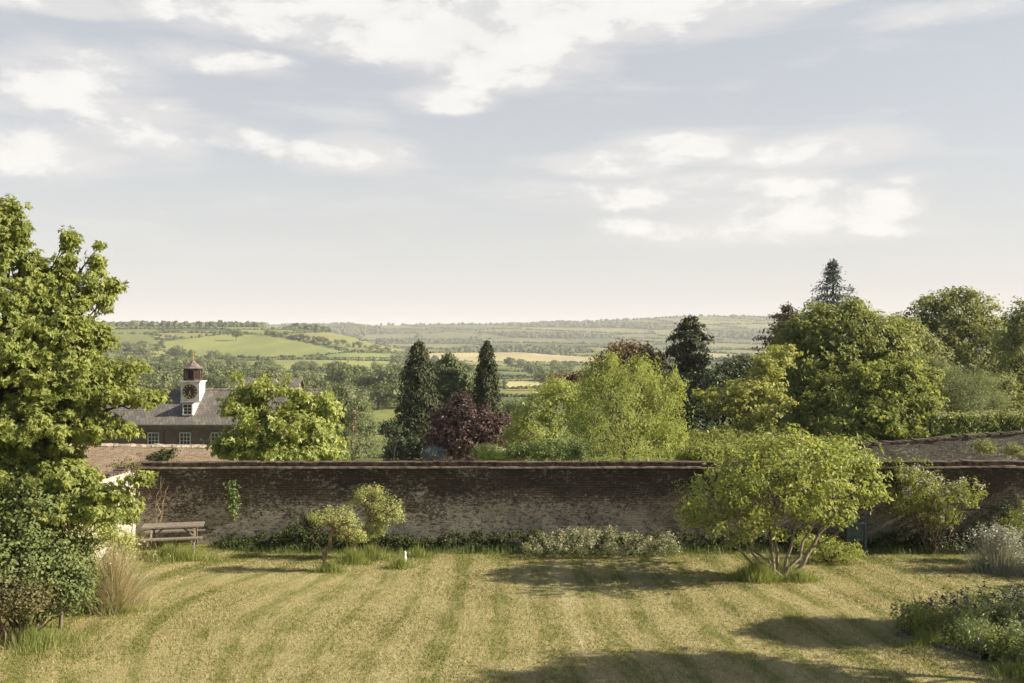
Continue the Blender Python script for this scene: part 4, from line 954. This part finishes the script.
def climbers():
    rng = np.random.default_rng(281)
    n = 90; x = (233-CX)/F*WY+rng.normal(0, .10, n); z = 1.0+1.15*rng.random(n)
    pc = np.stack([x, np.full(n, WY-.05), z], -1); o = leaves_mesh('climbing_ivy', pc, np.tile([0, -1., .2], (n, 1)), 12, .1, .06, L['hedge'], rng, (pc[0][0], WY-.05, 1.), None, width=.8); tag(o, 'narrow upright strip of green ivy on the wall', 'ivy')
    n = 80; x = (316-CX)/F*WY+rng.normal(0, .3, n); z = .1+1.0*rng.random(n)**1.4
    pc = np.stack([x, WY-.15+0*x, z], -1); o = leaves_mesh('climbing_ivy', pc, np.tile([0, -1., .2], (n, 1)), 14, .14, .07, L['ivy'], rng, (pc[0][0], WY-.1, .1), None, width=.8); tag(o, 'dark ragged ivy at the wall foot behind the left small tree', 'ivy')
    n = 130; x = (rng.uniform(868, 932, n)-CX)/F*WY; z = 2.62+rng.normal(.08, .09, n)-np.abs(rng.normal(0, .12, n))
    pc = np.stack([x, WY-.08+.12*rng.random(n), z], -1); o = leaves_mesh('climbing_vine', pc, np.tile([0, -.6, .8], (n, 1)), 18, .12, .07, L['maple'], rng, (pc[0][0], WY, 2.6), None, width=.8); tag(o, 'light green vine trailing along the top of the wall at the right', 'vine')
    for k, (px, w, h, nn, leaf, lb) in enumerate([(448, 24, .12, 40, 'purple', 'pinkish creeper on the coping before the purple tree'), (620, 38, .18, 70, 'mapley', 'green sprigs growing over the coping before the willow'), (470, 8, .2, 16, 'purple', 'small reddish sprig on top of the wall')]):
        x = (px+rng.normal(0, w/2, nn)-CX)/F*(WY+.1); pc = np.stack([x, WY+.05+.15*rng.random(nn), 2.76+h*rng.random(nn)], -1)
        o = leaves_mesh('wall_plant', pc, np.tile([0, -.4, .9], (nn, 1)), 12, .09, .05, L[leaf], rng, (pc[0][0], WY+.1, 2.75), None, width=.6); tag(o, lb, 'plant')
    n = 60; u = rng.normal(.42, .05, n); u += .12; pc = np.stack([-20.2+6.2*u+.1, 45.4+5.1*u-.1, .2+1.3*rng.random(n)], -1)  # dark leaves added to stand for the shadows on the yard wall
    o = leaves_mesh('shadow_leaves', pc, np.tile([.9, -.4, .2], (n, 1)), 16, .22, .09, L['ivy'], rng, (pc[0][0], pc[0][1], 1.), None, width=.8); tag(o, 'dark leaf clump added for the shadows on the sunlit yard wall before the stable', 'climber')
    # dead brown stems on the corner of the wall
    n = 60; c = P(128, 468, 31.8); pc = c+rng.normal(0, .2, (n, 3)); o = leaves_mesh('corner_creeper', pc, np.tile([.5, -.7, .3], (n, 1)), 20, .16, .06, L['bramblered'], rng, c, None, width=.6); tag(o, 'brownish creeper clump on the wall corner', 'creeper')
    mb = MB()
    for k in range(5):
        a = P(150+rng.normal(0, 6), 524, 31.75); b = P(172+rng.normal(0, 8), 482+rng.normal(0, 6), 31.95); mb.tube(wob(a, b, 6, .03, rng), np.linspace(.014, .006, 6), 4)
    o = mb.build('dry_stems', BKR, P(150, 524, 31.75)); tag(o, 'thin tan stems leaning on the wall behind the picnic table', 'stems')
climbers()

# ------------------------------------------------------------------ flower bed, bottom right
def flowerbed():
    rng = np.random.default_rng(291)
    edge = [(8.75, 22.6), (9.25, 21.8), (9.85, 20.9), (10.6, 19.2), (13, 18.2), (14, 24.3), (10.3, 24.0), (9.2, 23.4)]
    c = np.mean(edge, 0); V = [(c[0], c[1], .07)]+[(a, b, .035) for a, b in edge]; f = [[0, i+1, (i+1) % len(edge)+1] for i in range(len(edge))]
    o = mesh('soil', V, np.array(f), M['soil']); tag(o, 'dark soil of the bottom right flower bed', 'soil', kind='structure')
    mb = MB(); mb.bar((8.72, 22.55, .04), (9.22, 21.78, .04), .03, .1); mb.bar((9.23, 21.75, .04), (9.83, 20.85, .045), .03, .1)
    o = mb.build('edging_board', M['palewood'], (9.2, 21.8, 0)); tag(o, 'pale timber edging board along the flower bed', 'edging board')
    def inbed(n):
        q = np.stack([rng.uniform(7.9, 13.5, 4*n), rng.uniform(18.6, 24.3, 4*n)], -1); return q[in_poly(q[:, 0], q[:, 1], edge)][:n]
    # leafy plants, each a thing
    kinds = [('foliage_plant', 'fresh leafy green plant', 'hedge'), ('foliage_plant', 'bright leafy green plant', 'lush'), ('foliage_plant', 'grey green leafy plant', 'greygreen'), ('foliage_plant', 'deep green leafy plant', 'sycamore')]
    pts = inbed(64)
    for k, (x, y) in enumerate(pts):
        nm, lb, lf = kinds[k % 4]; h = rng.uniform(.35, .75); n = 40
        pc = np.stack([x+rng.normal(0, .2, n), y+rng.normal(0, .2, n), .05+h*rng.random(n)], -1)
        t = thing(nm, lb+' crowded in the bottom right flower bed', 'plant', (x, y, .03), 'green plants in the flower bed, '+lb.split()[0])
        leaves_mesh('foliage', pc, np.tile([0, -.1, 1.], (n, 1)), 16, .13, .075, L[lf], rng, (x, y, .03), t, width=.38 if k % 3 else .6, flat=1.1, zlo=.03)
        rt = np.tile([x, y, .02], (26, 1))+rng.normal(0, .1, (26, 3))*[1, 1, 0]; blades('stem', rt, h*(.6+.6*rng.random(26)), .012, np.abs(rng.normal(0, .3, 26)), L['lush'], rng, (x, y, .03), t)
    # columbines with dark purple heads
    spots = [(9.75, 22.9), (9.95, 22.6), (9.8, 22.3), (10.1, 22.9), (10.3, 22.6), (10.9, 22.6), (11.2, 22.9), (11.05, 22.2), (11.45, 22.5), (11.7, 22.9), (12.0, 22.6), (11.6, 22.1), (12.2, 22.2), (10.4, 22.1), (10.7, 23.1), (9.7, 22.0)]
    for k, (x, y) in enumerate(spots):
        h = rng.uniform(.85, 1.15) if k > 4 else rng.uniform(.75, 1.0)
        t = thing('columbine', 'tall stemmed plant with dark purple flowers in the flower bed', 'flower', (x, y, .03), 'dark purple flowers in the flower bed')
        n = 16; rt = np.tile([x, y, .02], (n, 1))+rng.normal(0, .05, (n, 3))*[1, 1, 0]; ln = np.stack([rng.normal(0, .22, n), rng.normal(0, .22, n), 0*rt[:, 0]], -1); hh = h*(.6+.5*rng.random(n))
        blades('stem', rt, hh, .012, ln, L['hedge'], rng, (x, y, .03), t)
        tip = rt+ln*hh[:, None]+np.array([0, 0, 1.])*(hh*(1-.25*np.linalg.norm(ln, axis=1)))[:, None]
        leaves_mesh('flowers', tip[:9], np.tile([0, 0, 1.], (9, 1)), 9, .045, .05, L['violet'], rng, (x, y, .03), t, width=.8, flat=1.)
        pc = tip[9:]-[0, 0, .12]; leaves_mesh('foliage', pc, np.tile([0, 0, 1.], (len(pc), 1)), 12, .12, .07, L['hedge'], rng, (x, y, .03), t, width=.4)
    tuft('long grass spilling along the flower bed edge', 9.2, 21.9, .8, 1900, .26, 'lush', 292, w=.012, ry=.45)
    tuft('rough grass along the front of the flower bed', 10.2, 19.9, .8, 2200, .3, 'lush', 293, w=.012, ry=.7)
    x, y = 9.2, 22.5; tuft('pale yellow green sword leaved plant at the tip of the flower bed', x, y, .16, 60, .62, 'limehedge', 294, w=.05, ry=.16, name='iris_plant', cat='plant', leanv=.6)
flowerbed()

# trees and shrubs just outside the right edge: they throw the shadows on the lawn
tree('apple_tree', 'broad leafy tree beside the lawn to the right of the view', 'tree', None, 1293, 22.3, [(1293, 400, 22.3, 60, 34), (1262, 410, 22.3, 40, 30), (1320, 396, 22.6, 40, 30)], 'sycamore', BK, 360, 26, .16, .34, 301, r0=.12, bz=0.)
tree('lime_tree', 'taller leafy tree nearer the camera to the right of the view', 'tree', None, 1330, 19.2, [(1330, 345, 19.2, 96, 66), (1400, 360, 18.8, 100, 66), (1290, 388, 19.6, 60, 40), (1260, 350, 18.6, 70, 50)], 'sycamore', BK, 500, 26, .18, .36, 302, r0=.2, bz=0.)
bush('laurel_bush', 'rounded laurel bush on the lawn beyond the right edge', 'shrub', None, 26.5, [(1120, 570, 26.5, 26, 34), (1145, 560, 26.5, 34, 44)], 'sycamore', 300, 24, .1, .2, 303)
bush('box_bush', 'low clipped bush on the lawn beyond the right edge', 'shrub', None, 25.7, [(1125, 580, 25.7, 34, 36), (1150, 580, 25.7, 34, 36)], 'hedge', 260, 24, .07, .16, 304)
# ------------------------------------------------------------------ trees behind the wall
tree('maple_tree', 'yellow green young maple in front of the stable roof', 'tree', None, 275, 39, [(243, 408, 39, 22, 16), (238, 385, 39, 6, 16), (262, 392, 39, 16, 18), (285, 388, 39, 8, 14), (252, 388, 39, 5, 14), (268, 432, 38.8, 36, 24), (300, 404, 39.2, 18, 16), (296, 430, 38.8, 32, 26), (322, 412, 39.4, 18, 20), (240, 444, 38.8, 30, 14), (290, 454, 38.6, 54, 16), (228, 446, 38.6, 16, 9), (318, 440, 39, 26, 26)], 'mapley', BK, 620, 24, .15, .34, 401, r0=.09, lobed=True, gap=.24, droop=.5, nsub=60, bz=-.15)
tree('willow_bush', 'feathery grey green tree right of the young maple', 'tree', None, 350, 43, [(345, 403, 43, 14, 22), (332, 416, 43, 20, 28), (354, 424, 43, 22, 30), (362, 408, 43, 9, 18), (340, 396, 43, 6, 14), (340, 448, 42.6, 32, 20), (370, 446, 43, 16, 14), (372, 426, 43, 7, 12)], 'greygreen', BK, 760, 24, .11, .24, 402, r0=.07, gap=.15, width=.3, nsub=50)
tree('bare_tree', 'thin sparse leaved little tree by the gravel path', 'tree', None, 394, 52, [(392, 428, 52, 10, 10), (386, 424, 52, 7, 6), (398, 434, 52, 6, 8)], 'darkgreen', BKD, 60, 12, .10, .25, 403, r0=.07, gap=.3, nsub=40)
conifer('conifer_tree', 'broad dark conifer left of the purple tree', 'tree', None, 419, 72, 341, 35, 'conifer', 404, nb=420, per=80, ls=.27, droop=.75, prof=[(0, .95), (.2, 1), (.45, .82), (.7, .5), (.85, .42), (.95, .3), (1, .08)], clump=.2, rag=.55)
conifer('cypress_tree', 'paler green cypress close behind the broad conifer', 'tree', None, 449, 78, 355, 33, 'cypress', 405, nb=560, per=60, ls=.28, droop=.3, up=.4, prof=[(0, .9), (.3, 1), (.6, .9), (.85, .55), (1, .1)], clump=.2)
conifer('conifer_tree', 'slim dark pointed conifer right of the cypress', 'tree', None, 487, 76, 339, 17.5, 'conifer', 406, nb=420, per=50, ls=.26, droop=.7, prof=[(0, .8), (.3, 1), (.6, .75), (.8, .62), (.93, .4), (1, .05)], clump=.22, rag=.3)
tree('plum_tree', 'round dark purple leaved tree above the clipped domes', 'tree', None, 468, 62, [(466, 420, 62, 28, 22), (448, 432, 62, 20, 24), (487, 434, 62, 28, 24), (470, 440, 61.5, 34, 20), (506, 428, 62.5, 18, 16), (462, 404, 62.3, 12, 9), (440, 442, 61.5, 14, 16)], 'purple', BKD, 640, 26, .2, .42, 407, r0=.13, gap=.12, bz=-1.2)
tree('ash_tree', 'open yellow green tree left of the willow', 'tree', None, 545, 50, [(545, 402, 50, 22, 20), (560, 388, 50, 20, 14), (530, 418, 50, 22, 20), (562, 418, 50, 26, 26), (540, 440, 49.5, 36, 22), (518, 436, 49.5, 14, 22), (575, 400, 50, 18, 18)], 'willow', BK, 430, 24, .14, .3, 408, r0=.1, gap=.3, nsub=60, width=.45)
tree('willow_tree', 'large bright yellow green willow in the middle behind the wall', 'tree', None, 622, 46, [(615, 378, 46, 18, 20), (598, 388, 46, 24, 26), (640, 382, 46, 28, 22), (661, 396, 46, 22, 26), (618, 410, 45.5, 44, 36), (655, 424, 45.5, 30, 38), (588, 420, 46, 26, 36), (625, 445, 45, 50, 22), (672, 440, 45.5, 14, 24), (598, 368, 46, 7, 14), (612, 366, 46, 6, 14), (640, 364, 46, 7, 10), (655, 376, 46, 6, 12), (678, 392, 46, 8, 14)], 'willow', BKP, 1050, 28, .13, .27, 409, r0=.14, width=.3, droop=1.0, gap=.24, flat=1.5, nsub=70, inner=.35)
tree('copper_beech', 'reddish brown tree showing above the willow', 'tree', None, 632, 85, [(632, 356, 85, 24, 14), (648, 368, 85, 20, 18), (607, 368, 85, 20, 18), (620, 348, 85, 12, 8), (600, 382, 85, 20, 14), (558, 384, 88, 14, 10), (575, 378, 88, 10, 8), (630, 378, 85, 36, 20)], 'copperb', BKD, 560, 24, .26, .55, 410, r0=.2, gap=.2)
conifer('conifer_tree', 'dark green cone peeping out right of the reddish tree', 'tree', None, 660, 92, 352, 17, 'cypress', 411, nb=240, per=40, ls=.32, droop=.3, up=.2)
conifer('pine_tree', 'tall ragged dark pine standing clear against the far hill', 'tree', None, 690, 84, 317, 25, 'conifer', 412, nb=300, per=75, ls=.30, droop=.28, up=.18, prof=[(0, .75), (.3, .95), (.45, 1), (.6, .78), (.75, .85), (.88, .72), (.96, .45), (1, .1)], clump=.28, rag=.5)
tree('holly_tree', 'dark rounded evergreen below the tall pine', 'tree', None, 712, 74, [(712, 400, 74, 22, 30), (700, 420, 74, 22, 34), (732, 380, 76, 26, 22), (745, 395, 76, 26, 34), (690, 395, 76, 16, 24), (742, 362, 78, 14, 10), (700, 442, 72, 30, 22), (760, 415, 74, 26, 30)], 'darkgreen', BKD, 760, 26, .24, .5, 413, r0=.2)
tree('golden_maple', 'yellow leaved layered maple in front of the dark evergreens', 'tree', None, 752, 56, [(726, 398, 56, 24, 12), (715, 410, 56, 20, 9), (748, 412, 55.5, 26, 11), (748, 392, 56, 26, 14), (765, 385, 56.5, 20, 16), (770, 365, 57, 22, 14), (785, 355, 57.5, 16, 14), (770, 405, 56, 26, 16), (700, 392, 56, 10, 7), (735, 432, 55, 30, 9), (762, 425, 55.5, 24, 10), (705, 436, 55, 18, 10)], 'gold', BKD, 420, 24, .15, .36, 414, r0=.12, lobed=True, gap=.26, nsub=70, flat=.4, inner=.15)
conifer('cedar_tree', 'brownish flat topped cedar behind the big sycamore', 'tree', None, 787, 82, 305, 30, 'cedar', 415, nb=300, per=60, ls=.26, droop=.12, up=.22, prof=[(0, .9), (.5, 1), (.75, .85), (.9, .6), (1, .15)], clump=.25, rag=.5)
conifer('spruce_tree', 'blue green spruce tip rising highest above the trees', 'tree', None, 833, 86, 264, 66, 'spruce', 416, nb=360, per=90, ls=.25, droop=.02, up=-.08, prof=[(0, 1), (.4, .85), (.7, .5), (.85, .36), (.95, .15), (1, .02)], tiers=24, clump=.07, rag=.15)
tree('sycamore_tree', 'huge dense green sycamore dominating the right', 'tree', None, 845, 62, [(850, 335, 62, 36, 34), (820, 332, 62.5, 32, 28), (800, 345, 63, 26, 26), (830, 370, 61.5, 46, 40), (795, 380, 62, 26, 40), (870, 350, 62, 34, 34), (890, 345, 63, 26, 28), (810, 415, 61, 44, 38), (850, 410, 60.5, 50, 44), (895, 370, 62, 26, 34), (850, 312, 62.5, 18, 14), (835, 445, 60, 50, 24), (782, 440, 61, 26, 20)], 'sycamore', BKD, 1700, 28, .24, .5, 417, r0=.4, gap=.12, inner=.22, under=.6, tband=.65)
tree('lime_tree', 'lighter green tree spilling in front of the sycamore towards the terrace wall', 'tree', None, 885, 54, [(890, 390, 54, 34, 26), (868, 378, 54, 24, 20), (915, 408, 54, 26, 24), (880, 420, 53.5, 44, 26), (930, 424, 53.5, 20, 14), (850, 434, 53, 30, 20), (905, 432, 53, 40, 14), (905, 380, 54, 18, 20), (925, 385, 55, 18, 20)], 'maple', BK, 900, 26, .17, .38, 418, r0=.16, gap=.15, lobed=True, under=.6)
tree('oak_tree', 'tall airy oak on the skyline right of the sycamore', 'tree', None, 955, 88, [(950, 318, 88, 32, 26), (935, 305, 88, 22, 14), (972, 312, 88, 28, 22), (990, 335, 88, 26, 26), (930, 345, 88, 34, 28), (965, 350, 87, 40, 30), (1000, 368, 87, 20, 24), (905, 338, 88, 18, 14), (960, 296, 88, 18, 8), (940, 375, 87, 40, 24), (908, 330, 87, 22, 26), (985, 360, 86, 34, 40), (915, 360, 86, 30, 30)], 'oak', BKD, 1250, 26, .27, .58, 419, r0=.35, gap=.24, nsub=80)
tree('olive_willow', 'soft grey green rounded willow before the oak', 'tree', None, 965, 56, [(950, 392, 56, 24, 26), (975, 394, 56, 26, 24), (962, 408, 55.5, 36, 18), (940, 372, 56.5, 14, 14), (990, 405, 56, 20, 16), (930, 400, 56, 12, 16)], 'greygreen', BK, 760, 26, .13, .34, 420, r0=.14, width=.25, gap=.02, flat=.9)
tree('dark_tree', 'dark leafy tree cut by the right edge of the view', 'tree', None, 1030, 72, [(1022, 325, 72, 16, 26), (1036, 345, 72, 28, 45), (1010, 355, 72, 16, 26), (1045, 390, 71, 45, 40), (1015, 392, 71, 18, 22)], 'oak', BKD, 620, 26, .22, .48, 421, r0=.3, gap=.08, bz=0.)
tree('hawthorn_tree', 'small leafy tree at the right end of the clipped hedge', 'tree', None, 1012, 60, [(1000, 388, 60, 16, 16), (1012, 405, 59, 20, 14), (990, 418, 58, 12, 8)], 'oak', BK, 220, 24, .15, .34, 422, r0=.09, gap=.15)
def hedge(name, label, pts, h, w, leaf, seed, ls=.12, n=300, round_=.3, per=26, z=None):
    rng = np.random.default_rng(seed); pts = [np.array(p, float) for p in pts]; tot = []
    seg = rng.integers(0, len(pts)-1, n); u = rng.random(n); A = np.array(pts)[seg]; B = np.array(pts)[seg+1]; c = A+(B-A)*u[:, None]
    d = unit(B-A); s = np.stack([-d[:, 1], d[:, 0]], -1)
    face = rng.random(n); off = np.where(face < .4, -w/2, np.where(face < .55, w/2, rng.uniform(-w/2, w/2, n))); zz = np.where(face < .55, h*rng.random(n), h-round_*(off/(w/2))**2*.5)
    z0 = np.array([float(H(a, b)) for a, b in c]) if z is None else z
    xy = c+s*off[:, None]; pc = np.stack([xy[:, 0], xy[:, 1], z0+zz], -1)
    pd = np.stack([s[:, 0]*np.sign(off), s[:, 1]*np.sign(off), np.where(face < .55, .3, 1.)], -1)
    b0 = (pc[:, 0].mean(), pc[:, 1].mean(), float(np.min(pc[:, 2]))); t = thing(name, label, 'hedge', b0)
    leaves_mesh('foliage', pc, pd, per, .2, ls, L[leaf], rng, b0, t, width=.7)
    mb = MB()
    for k in range(len(pts)-1):
        for q in np.linspace(0, 1, 5)[:-1]:
            p = pts[k]+(pts[k+1]-pts[k])*q; zz0 = float(H(*p)) if z is None else z; mb.tube([(p[0], p[1], zz0-.1), (p[0], p[1], zz0+h*.7)], [.05, .03], 5)
    mb.build('stem', BKD, b0, t)
def gp(px, D): return ((px-CX)/F*D, D)
hedge('clipped_hedge', 'clipped green hedge above the terrace wall at the right', [gp(930, 47), gp(1075, 47)], .75, .8, 'sycamore', 431, ls=.1, n=520, z=CZ-(431-HY)/F*47)
hedge('clipped_hedge', 'long pale topped hedge running back behind the terrace wall', [gp(968, 52), gp(1080, 52)], .7, .8, 'greygreen', 437, ls=.1, n=480, z=CZ-(427-HY)/F*52)
hedge('box_hedge', 'dark hedge at the foot of the conifers behind the path', [gp(386, 66), gp(440, 66), gp(520, 64)], 1.5, 1.2, 'darkgreen', 432, ls=.12, n=620)
hedge('field_hedge', 'hedge across the pale field left of the conifers', [gp(330, 205), gp(400, 195)], 2.0, 2.0, 'wood', 433, ls=.4, n=500)
def dome(label, px, py, D, rx, ry, leaf, seed):
    bush('clipped_dome', label, 'topiary', 'clipped domes behind the wall', D, [(px, py, D, rx, ry)], leaf, 260, 30, .055, .12, seed, bz=CZ-(py+ry-HY)/F*D, flat=.7, inner=.1)
dome('grey blue clipped dome left of the green ones', 434, 455, 50, 11.5, 8, 'blue', 434)
dome('mid green clipped dome beneath the purple tree', 488, 453, 52, 17, 9, 'hedge', 435)
dome('bright lime green clipped dome, lowest and nearest the wall', 493, 458, 46, 15.5, 6.5, 'limehedge', 436)
tree('beech_tree', 'mid green tree filling the gap between the sycamore and the oak', 'tree', None, 915, 76, [(908, 345, 76, 24, 26), (925, 360, 76, 24, 26), (895, 335, 76, 18, 20), (915, 390, 75, 34, 30)], 'oak', BKD, 420, 26, .22, .45, 451, r0=.2, gap=.1)
bush('low_shrub', 'mid green shrub beneath the left side of the willow', 'shrub', None, 44, [(545, 450, 44, 20, 12), (520, 452, 44, 16, 10), (575, 452, 44, 20, 12)], 'hedge', 330, 24, .09, .2, 441, bz=.2)
bush('low_shrub', 'bright leafy shrub just over the wall right of the willow', 'shrub', None, 38, [(705, 453, 38, 24, 10), (728, 455, 38, 14, 8), (690, 458, 38, 14, 7)], 'maple', 300, 24, .09, .2, 442, bz=1.2)
bush('low_shrub', 'dark shrubs filling below the golden maple', 'shrub', None, 48, [(745, 448, 48, 45, 18), (790, 450, 48, 40, 18), (700, 448, 48, 26, 14), (840, 452, 48, 40, 18)], 'sycamore', 620, 24, .12, .28, 443, bz=-.4)
bush('low_shrub', 'reddish shrub at the right side of the purple tree', 'shrub', None, 58, [(515, 440, 58, 12, 16), (508, 452, 58, 14, 10)], 'copperb', 160, 24, .12, .26, 444, bz=-1)
bush('low_shrub', 'ferny green shrubs at the foot of the terrace wall', 'shrub', None, 38.1, [(985, 447, 38.1, 14, 7), (1012, 450, 38.1, 12, 5)], 'oak', 130, 22, .07, .16, 445, bz=2.2, stems=False)
bush('low_shrub', 'pale flowering shrub behind the purple tree', 'shrub', None, 82, [(520, 408, 82, 18, 8)], 'greygreen', 160, 24, .16, .4, 446, bz=-4)
def path():
    xs = np.linspace(-10, 3, 20); V = [(x, y, float(H(x, y))+.02) for y in np.linspace(54, 60.5, 6) for x in xs]; i = np.arange(5)[:, None]*20; j = np.arange(19)[None]
    o = mesh('path', V, np.stack([i+j, i+j+1, i+21+j, i+20+j], -1).reshape(-1, 4), M['gravel']); tag(o, 'pale gravel path beyond the garden wall', 'path', kind='structure')
path()
# the chimney-like block half hidden by the domes
def urn():
    p = P(497, 453, 55); b = (p[0], 55, p[2]-.9); mb = MB(); mb.box((p[0]-.42, 54.7, p[2]-.9), (p[0]+.42, 55.3, p[2]+.1)); mb.box((p[0]-.5, 54.6, p[2]+.102), (p[0]+.5, 55.4, p[2]+.2)); mb.box((p[0]-.3, 54.8, p[2]+.203), (p[0]+.3, 55.2, p[2]+.32))
    o = mb.build('garden_pier', M['brickgrey'], b); tag(o, 'small dark brick pier behind the clipped domes', 'brick pier')
urn()

# ------------------------------------------------------------------ haze, light, sky, camera
def haze():
    mb = MB(); mb.box((-7300, -7300, -31), (7300, 7300, 145)); m, nt, out = newmat('haze'); n = N(nt)
    v = n.node('ShaderNodeVolumePrincipled'); v.inputs['Color'].default_value = (1, 1, 1, 1); v.inputs['Density'].default_value = HAZE; v.inputs['Anisotropy'].default_value = 0.
    n.link(v.outputs[0], out.inputs['Volume']); o = mb.build('haze', m); tag(o, 'thin pale haze over the valley', 'haze', kind='stuff')
HAZE = .00012
haze()

w = bpy.data.worlds.new('World'); SC.world = w; w.use_nodes = True; nt = w.node_tree; nt.nodes.clear(); n = N(nt)
sky = n.node('ShaderNodeTexSky', sky_type='NISHITA'); sky.sun_disc = False; sky.sun_elevation = SUN_ELEV; sky.sun_rotation = SUN_AZ
sky.air_density = 1.0; sky.dust_density = 2.0; sky.ozone_density = 1.0
g = n.node('ShaderNodeTexCoord').outputs['Generated']; s = n.sep(g)
az = n.math('ARCTAN2', s[0], s[1]); el = n.math('ARCSINE', s[2])
# pale milky air, thickest near the horizon
kh = n.math('POWER', 2.718, n.math('MULTIPLY', n.math('MAXIMUM', el, 0.), -7.))
MILK = (5.85, 5.72, 5.5); 
hi = n.ramp(el, .36, .8, .47, .06)
back = n.ramp(s[1], -.2, .5, .25, 1.)
hz = n.math('MULTIPLY', n.math('ADD', n.math('MULTIPLY', kh, .42), hi), back)
base = n.mix(hz, n.mix(1., sky.outputs[0], (.72, .74, .80), 'MULTIPLY'), MILK)
# clouds: flattish heaps at fixed bearings and heights, frayed by noise
v2 = n.comb(az, n.math('MULTIPLY', el, 2.1), 0.)
nz = n.noise(v2, 13., 10., .62, .2); nb = n.noise(v2, 3.2, 5., .55, .4); ns = n.noise(n.comb(az, n.math('MULTIPLY', el, 5.), .5), 5., 6., .6, .3)
CL = [(300,22,95,24,1.15), (360,10,110,20,1.1), (470,45,120,30,1.3), (560,20,130,34,1.25), (620,8,120,26,1.25), (720,4,90,12,1.), (500,75,60,18,.9), (449,103,36,13,1.1), (215,62,75,14,.85), (60,98,95,28,.85), (140,132,80,18,.9), (25,150,80,28,.8), (90,60,70,18,.6), (230,137,55,12,.85), (350,157,62,16,1.), (300,150,50,10,.8), (163,107,28,9,.7), (55,5,60,10,.8), (155,10,34,12,.5),
      (690,147,72,14,1.), (820,150,80,15,1.05), (612,166,48,13,.95), (650,158,50,10,.8), (800,190,80,13,.85), (700,185,70,10,.5), (840,212,100,22,.95), (760,228,160,18,.8), (640,200,100,14,.7), (720,205,90,16,.8), (780,3,60,8,.7), (960,14,90,12,.35), (560,192,90,10,.35), (900,180,40,10,.3)]
acc = None
for (px, py, rx, ry, st) in CL:
    a0 = math.atan((px-CX)/F); e0 = math.atan((HY-py)/F*math.cos(a0)); k = math.cos(a0)**2
    da = n.math('DIVIDE', n.math('SUBTRACT', az, a0), rx/F*k*1.15); de = n.math('DIVIDE', n.math('SUBTRACT', el, e0), ry/F*1.2)
    # flatter below than above
    de = n.math('MULTIPLY', de, n.math('ADD', 1., n.math('MULTIPLY', n.math('LESS_THAN', de, 0.), .35)))
    d = n.math('SUBTRACT', st, n.math('ADD', n.math('MULTIPLY', da, da), n.math('MULTIPLY', de, de)))
    acc = d if acc is None else n.math('MAXIMUM', acc, d)
acc = n.math('MAXIMUM', acc, -1.2)
dd = n.math('ADD', n.math('MULTIPLY', acc, .55), n.math('ADD', n.math('MULTIPLY', n.math('SUBTRACT', nz, .5), 2.6), n.math('MULTIPLY', n.math('SUBTRACT', nb, .5), 1.2)))
cl = n.ramp(dd, -.30, .56)
veil = n.math('MULTIPLY', n.ramp(n.math('ADD', ns, n.math('MULTIPLY', acc, .16)), .30, .66), .7)
mask = n.math('MAXIMUM', n.math('MULTIPLY', cl, .9), veil)
lit = n.ramp(n.math('ADD', n.math('MULTIPLY', nz, .8), n.math('MULTIPLY', cl, .5)), .5, 1.1)
cc = n.mix(lit, (5.5, 5.35, 5.25), (6.8, 6.65, 6.4))
col = n.mix(mask, base, cc)
bg = n.node('ShaderNodeBackground'); n.link(col, bg.inputs[0]); bg.inputs[1].default_value = .064
wo = n.node('ShaderNodeOutputWorld'); n.link(bg.outputs[0], wo.inputs[0])
w.cycles.sampling_method = 'MANUAL'; w.cycles.sample_map_resolution = 512

sd = bpy.data.lights.new('sun', 'SUN'); sd.energy = 5; sd.angle = math.radians(.6); sd.color = (1., .885, .73)
so = bpy.data.objects.new('sun', sd); COL.objects.link(so)
dv = Vector((math.sin(SUN_AZ)*math.cos(SUN_ELEV), math.cos(SUN_AZ)*math.cos(SUN_ELEV), math.sin(SUN_ELEV)))
so.rotation_euler = dv.to_track_quat('Z', 'Y').to_euler(); so.location = (60, 0, 60)
cd = bpy.data.cameras.new('camera'); cd.lens = 35; cd.sensor_width = 36; cd.clip_start = .1; cd.clip_end = 20000
co = bpy.data.objects.new('camera', cd); COL.objects.link(co); co.location = (0, 0, CZ); co.rotation_euler = (math.radians(90), 0, 0); SC.camera = co
SC.view_settings.view_transform = 'Standard'; SC.view_settings.look = 'None'; SC.view_settings.gamma = 1; SC.view_settings.exposure = 1.22
SC.render.engine = 'CYCLES'; SC.cycles.use_denoising = True; SC.cycles.max_bounces = 6; SC.cycles.volume_bounces = 0; SC.cycles.transparent_max_bounces = 4
SC.cycles.diffuse_bounces = 3; SC.cycles.transmission_bounces = 3; SC.cycles.sample_clamp_indirect = 4
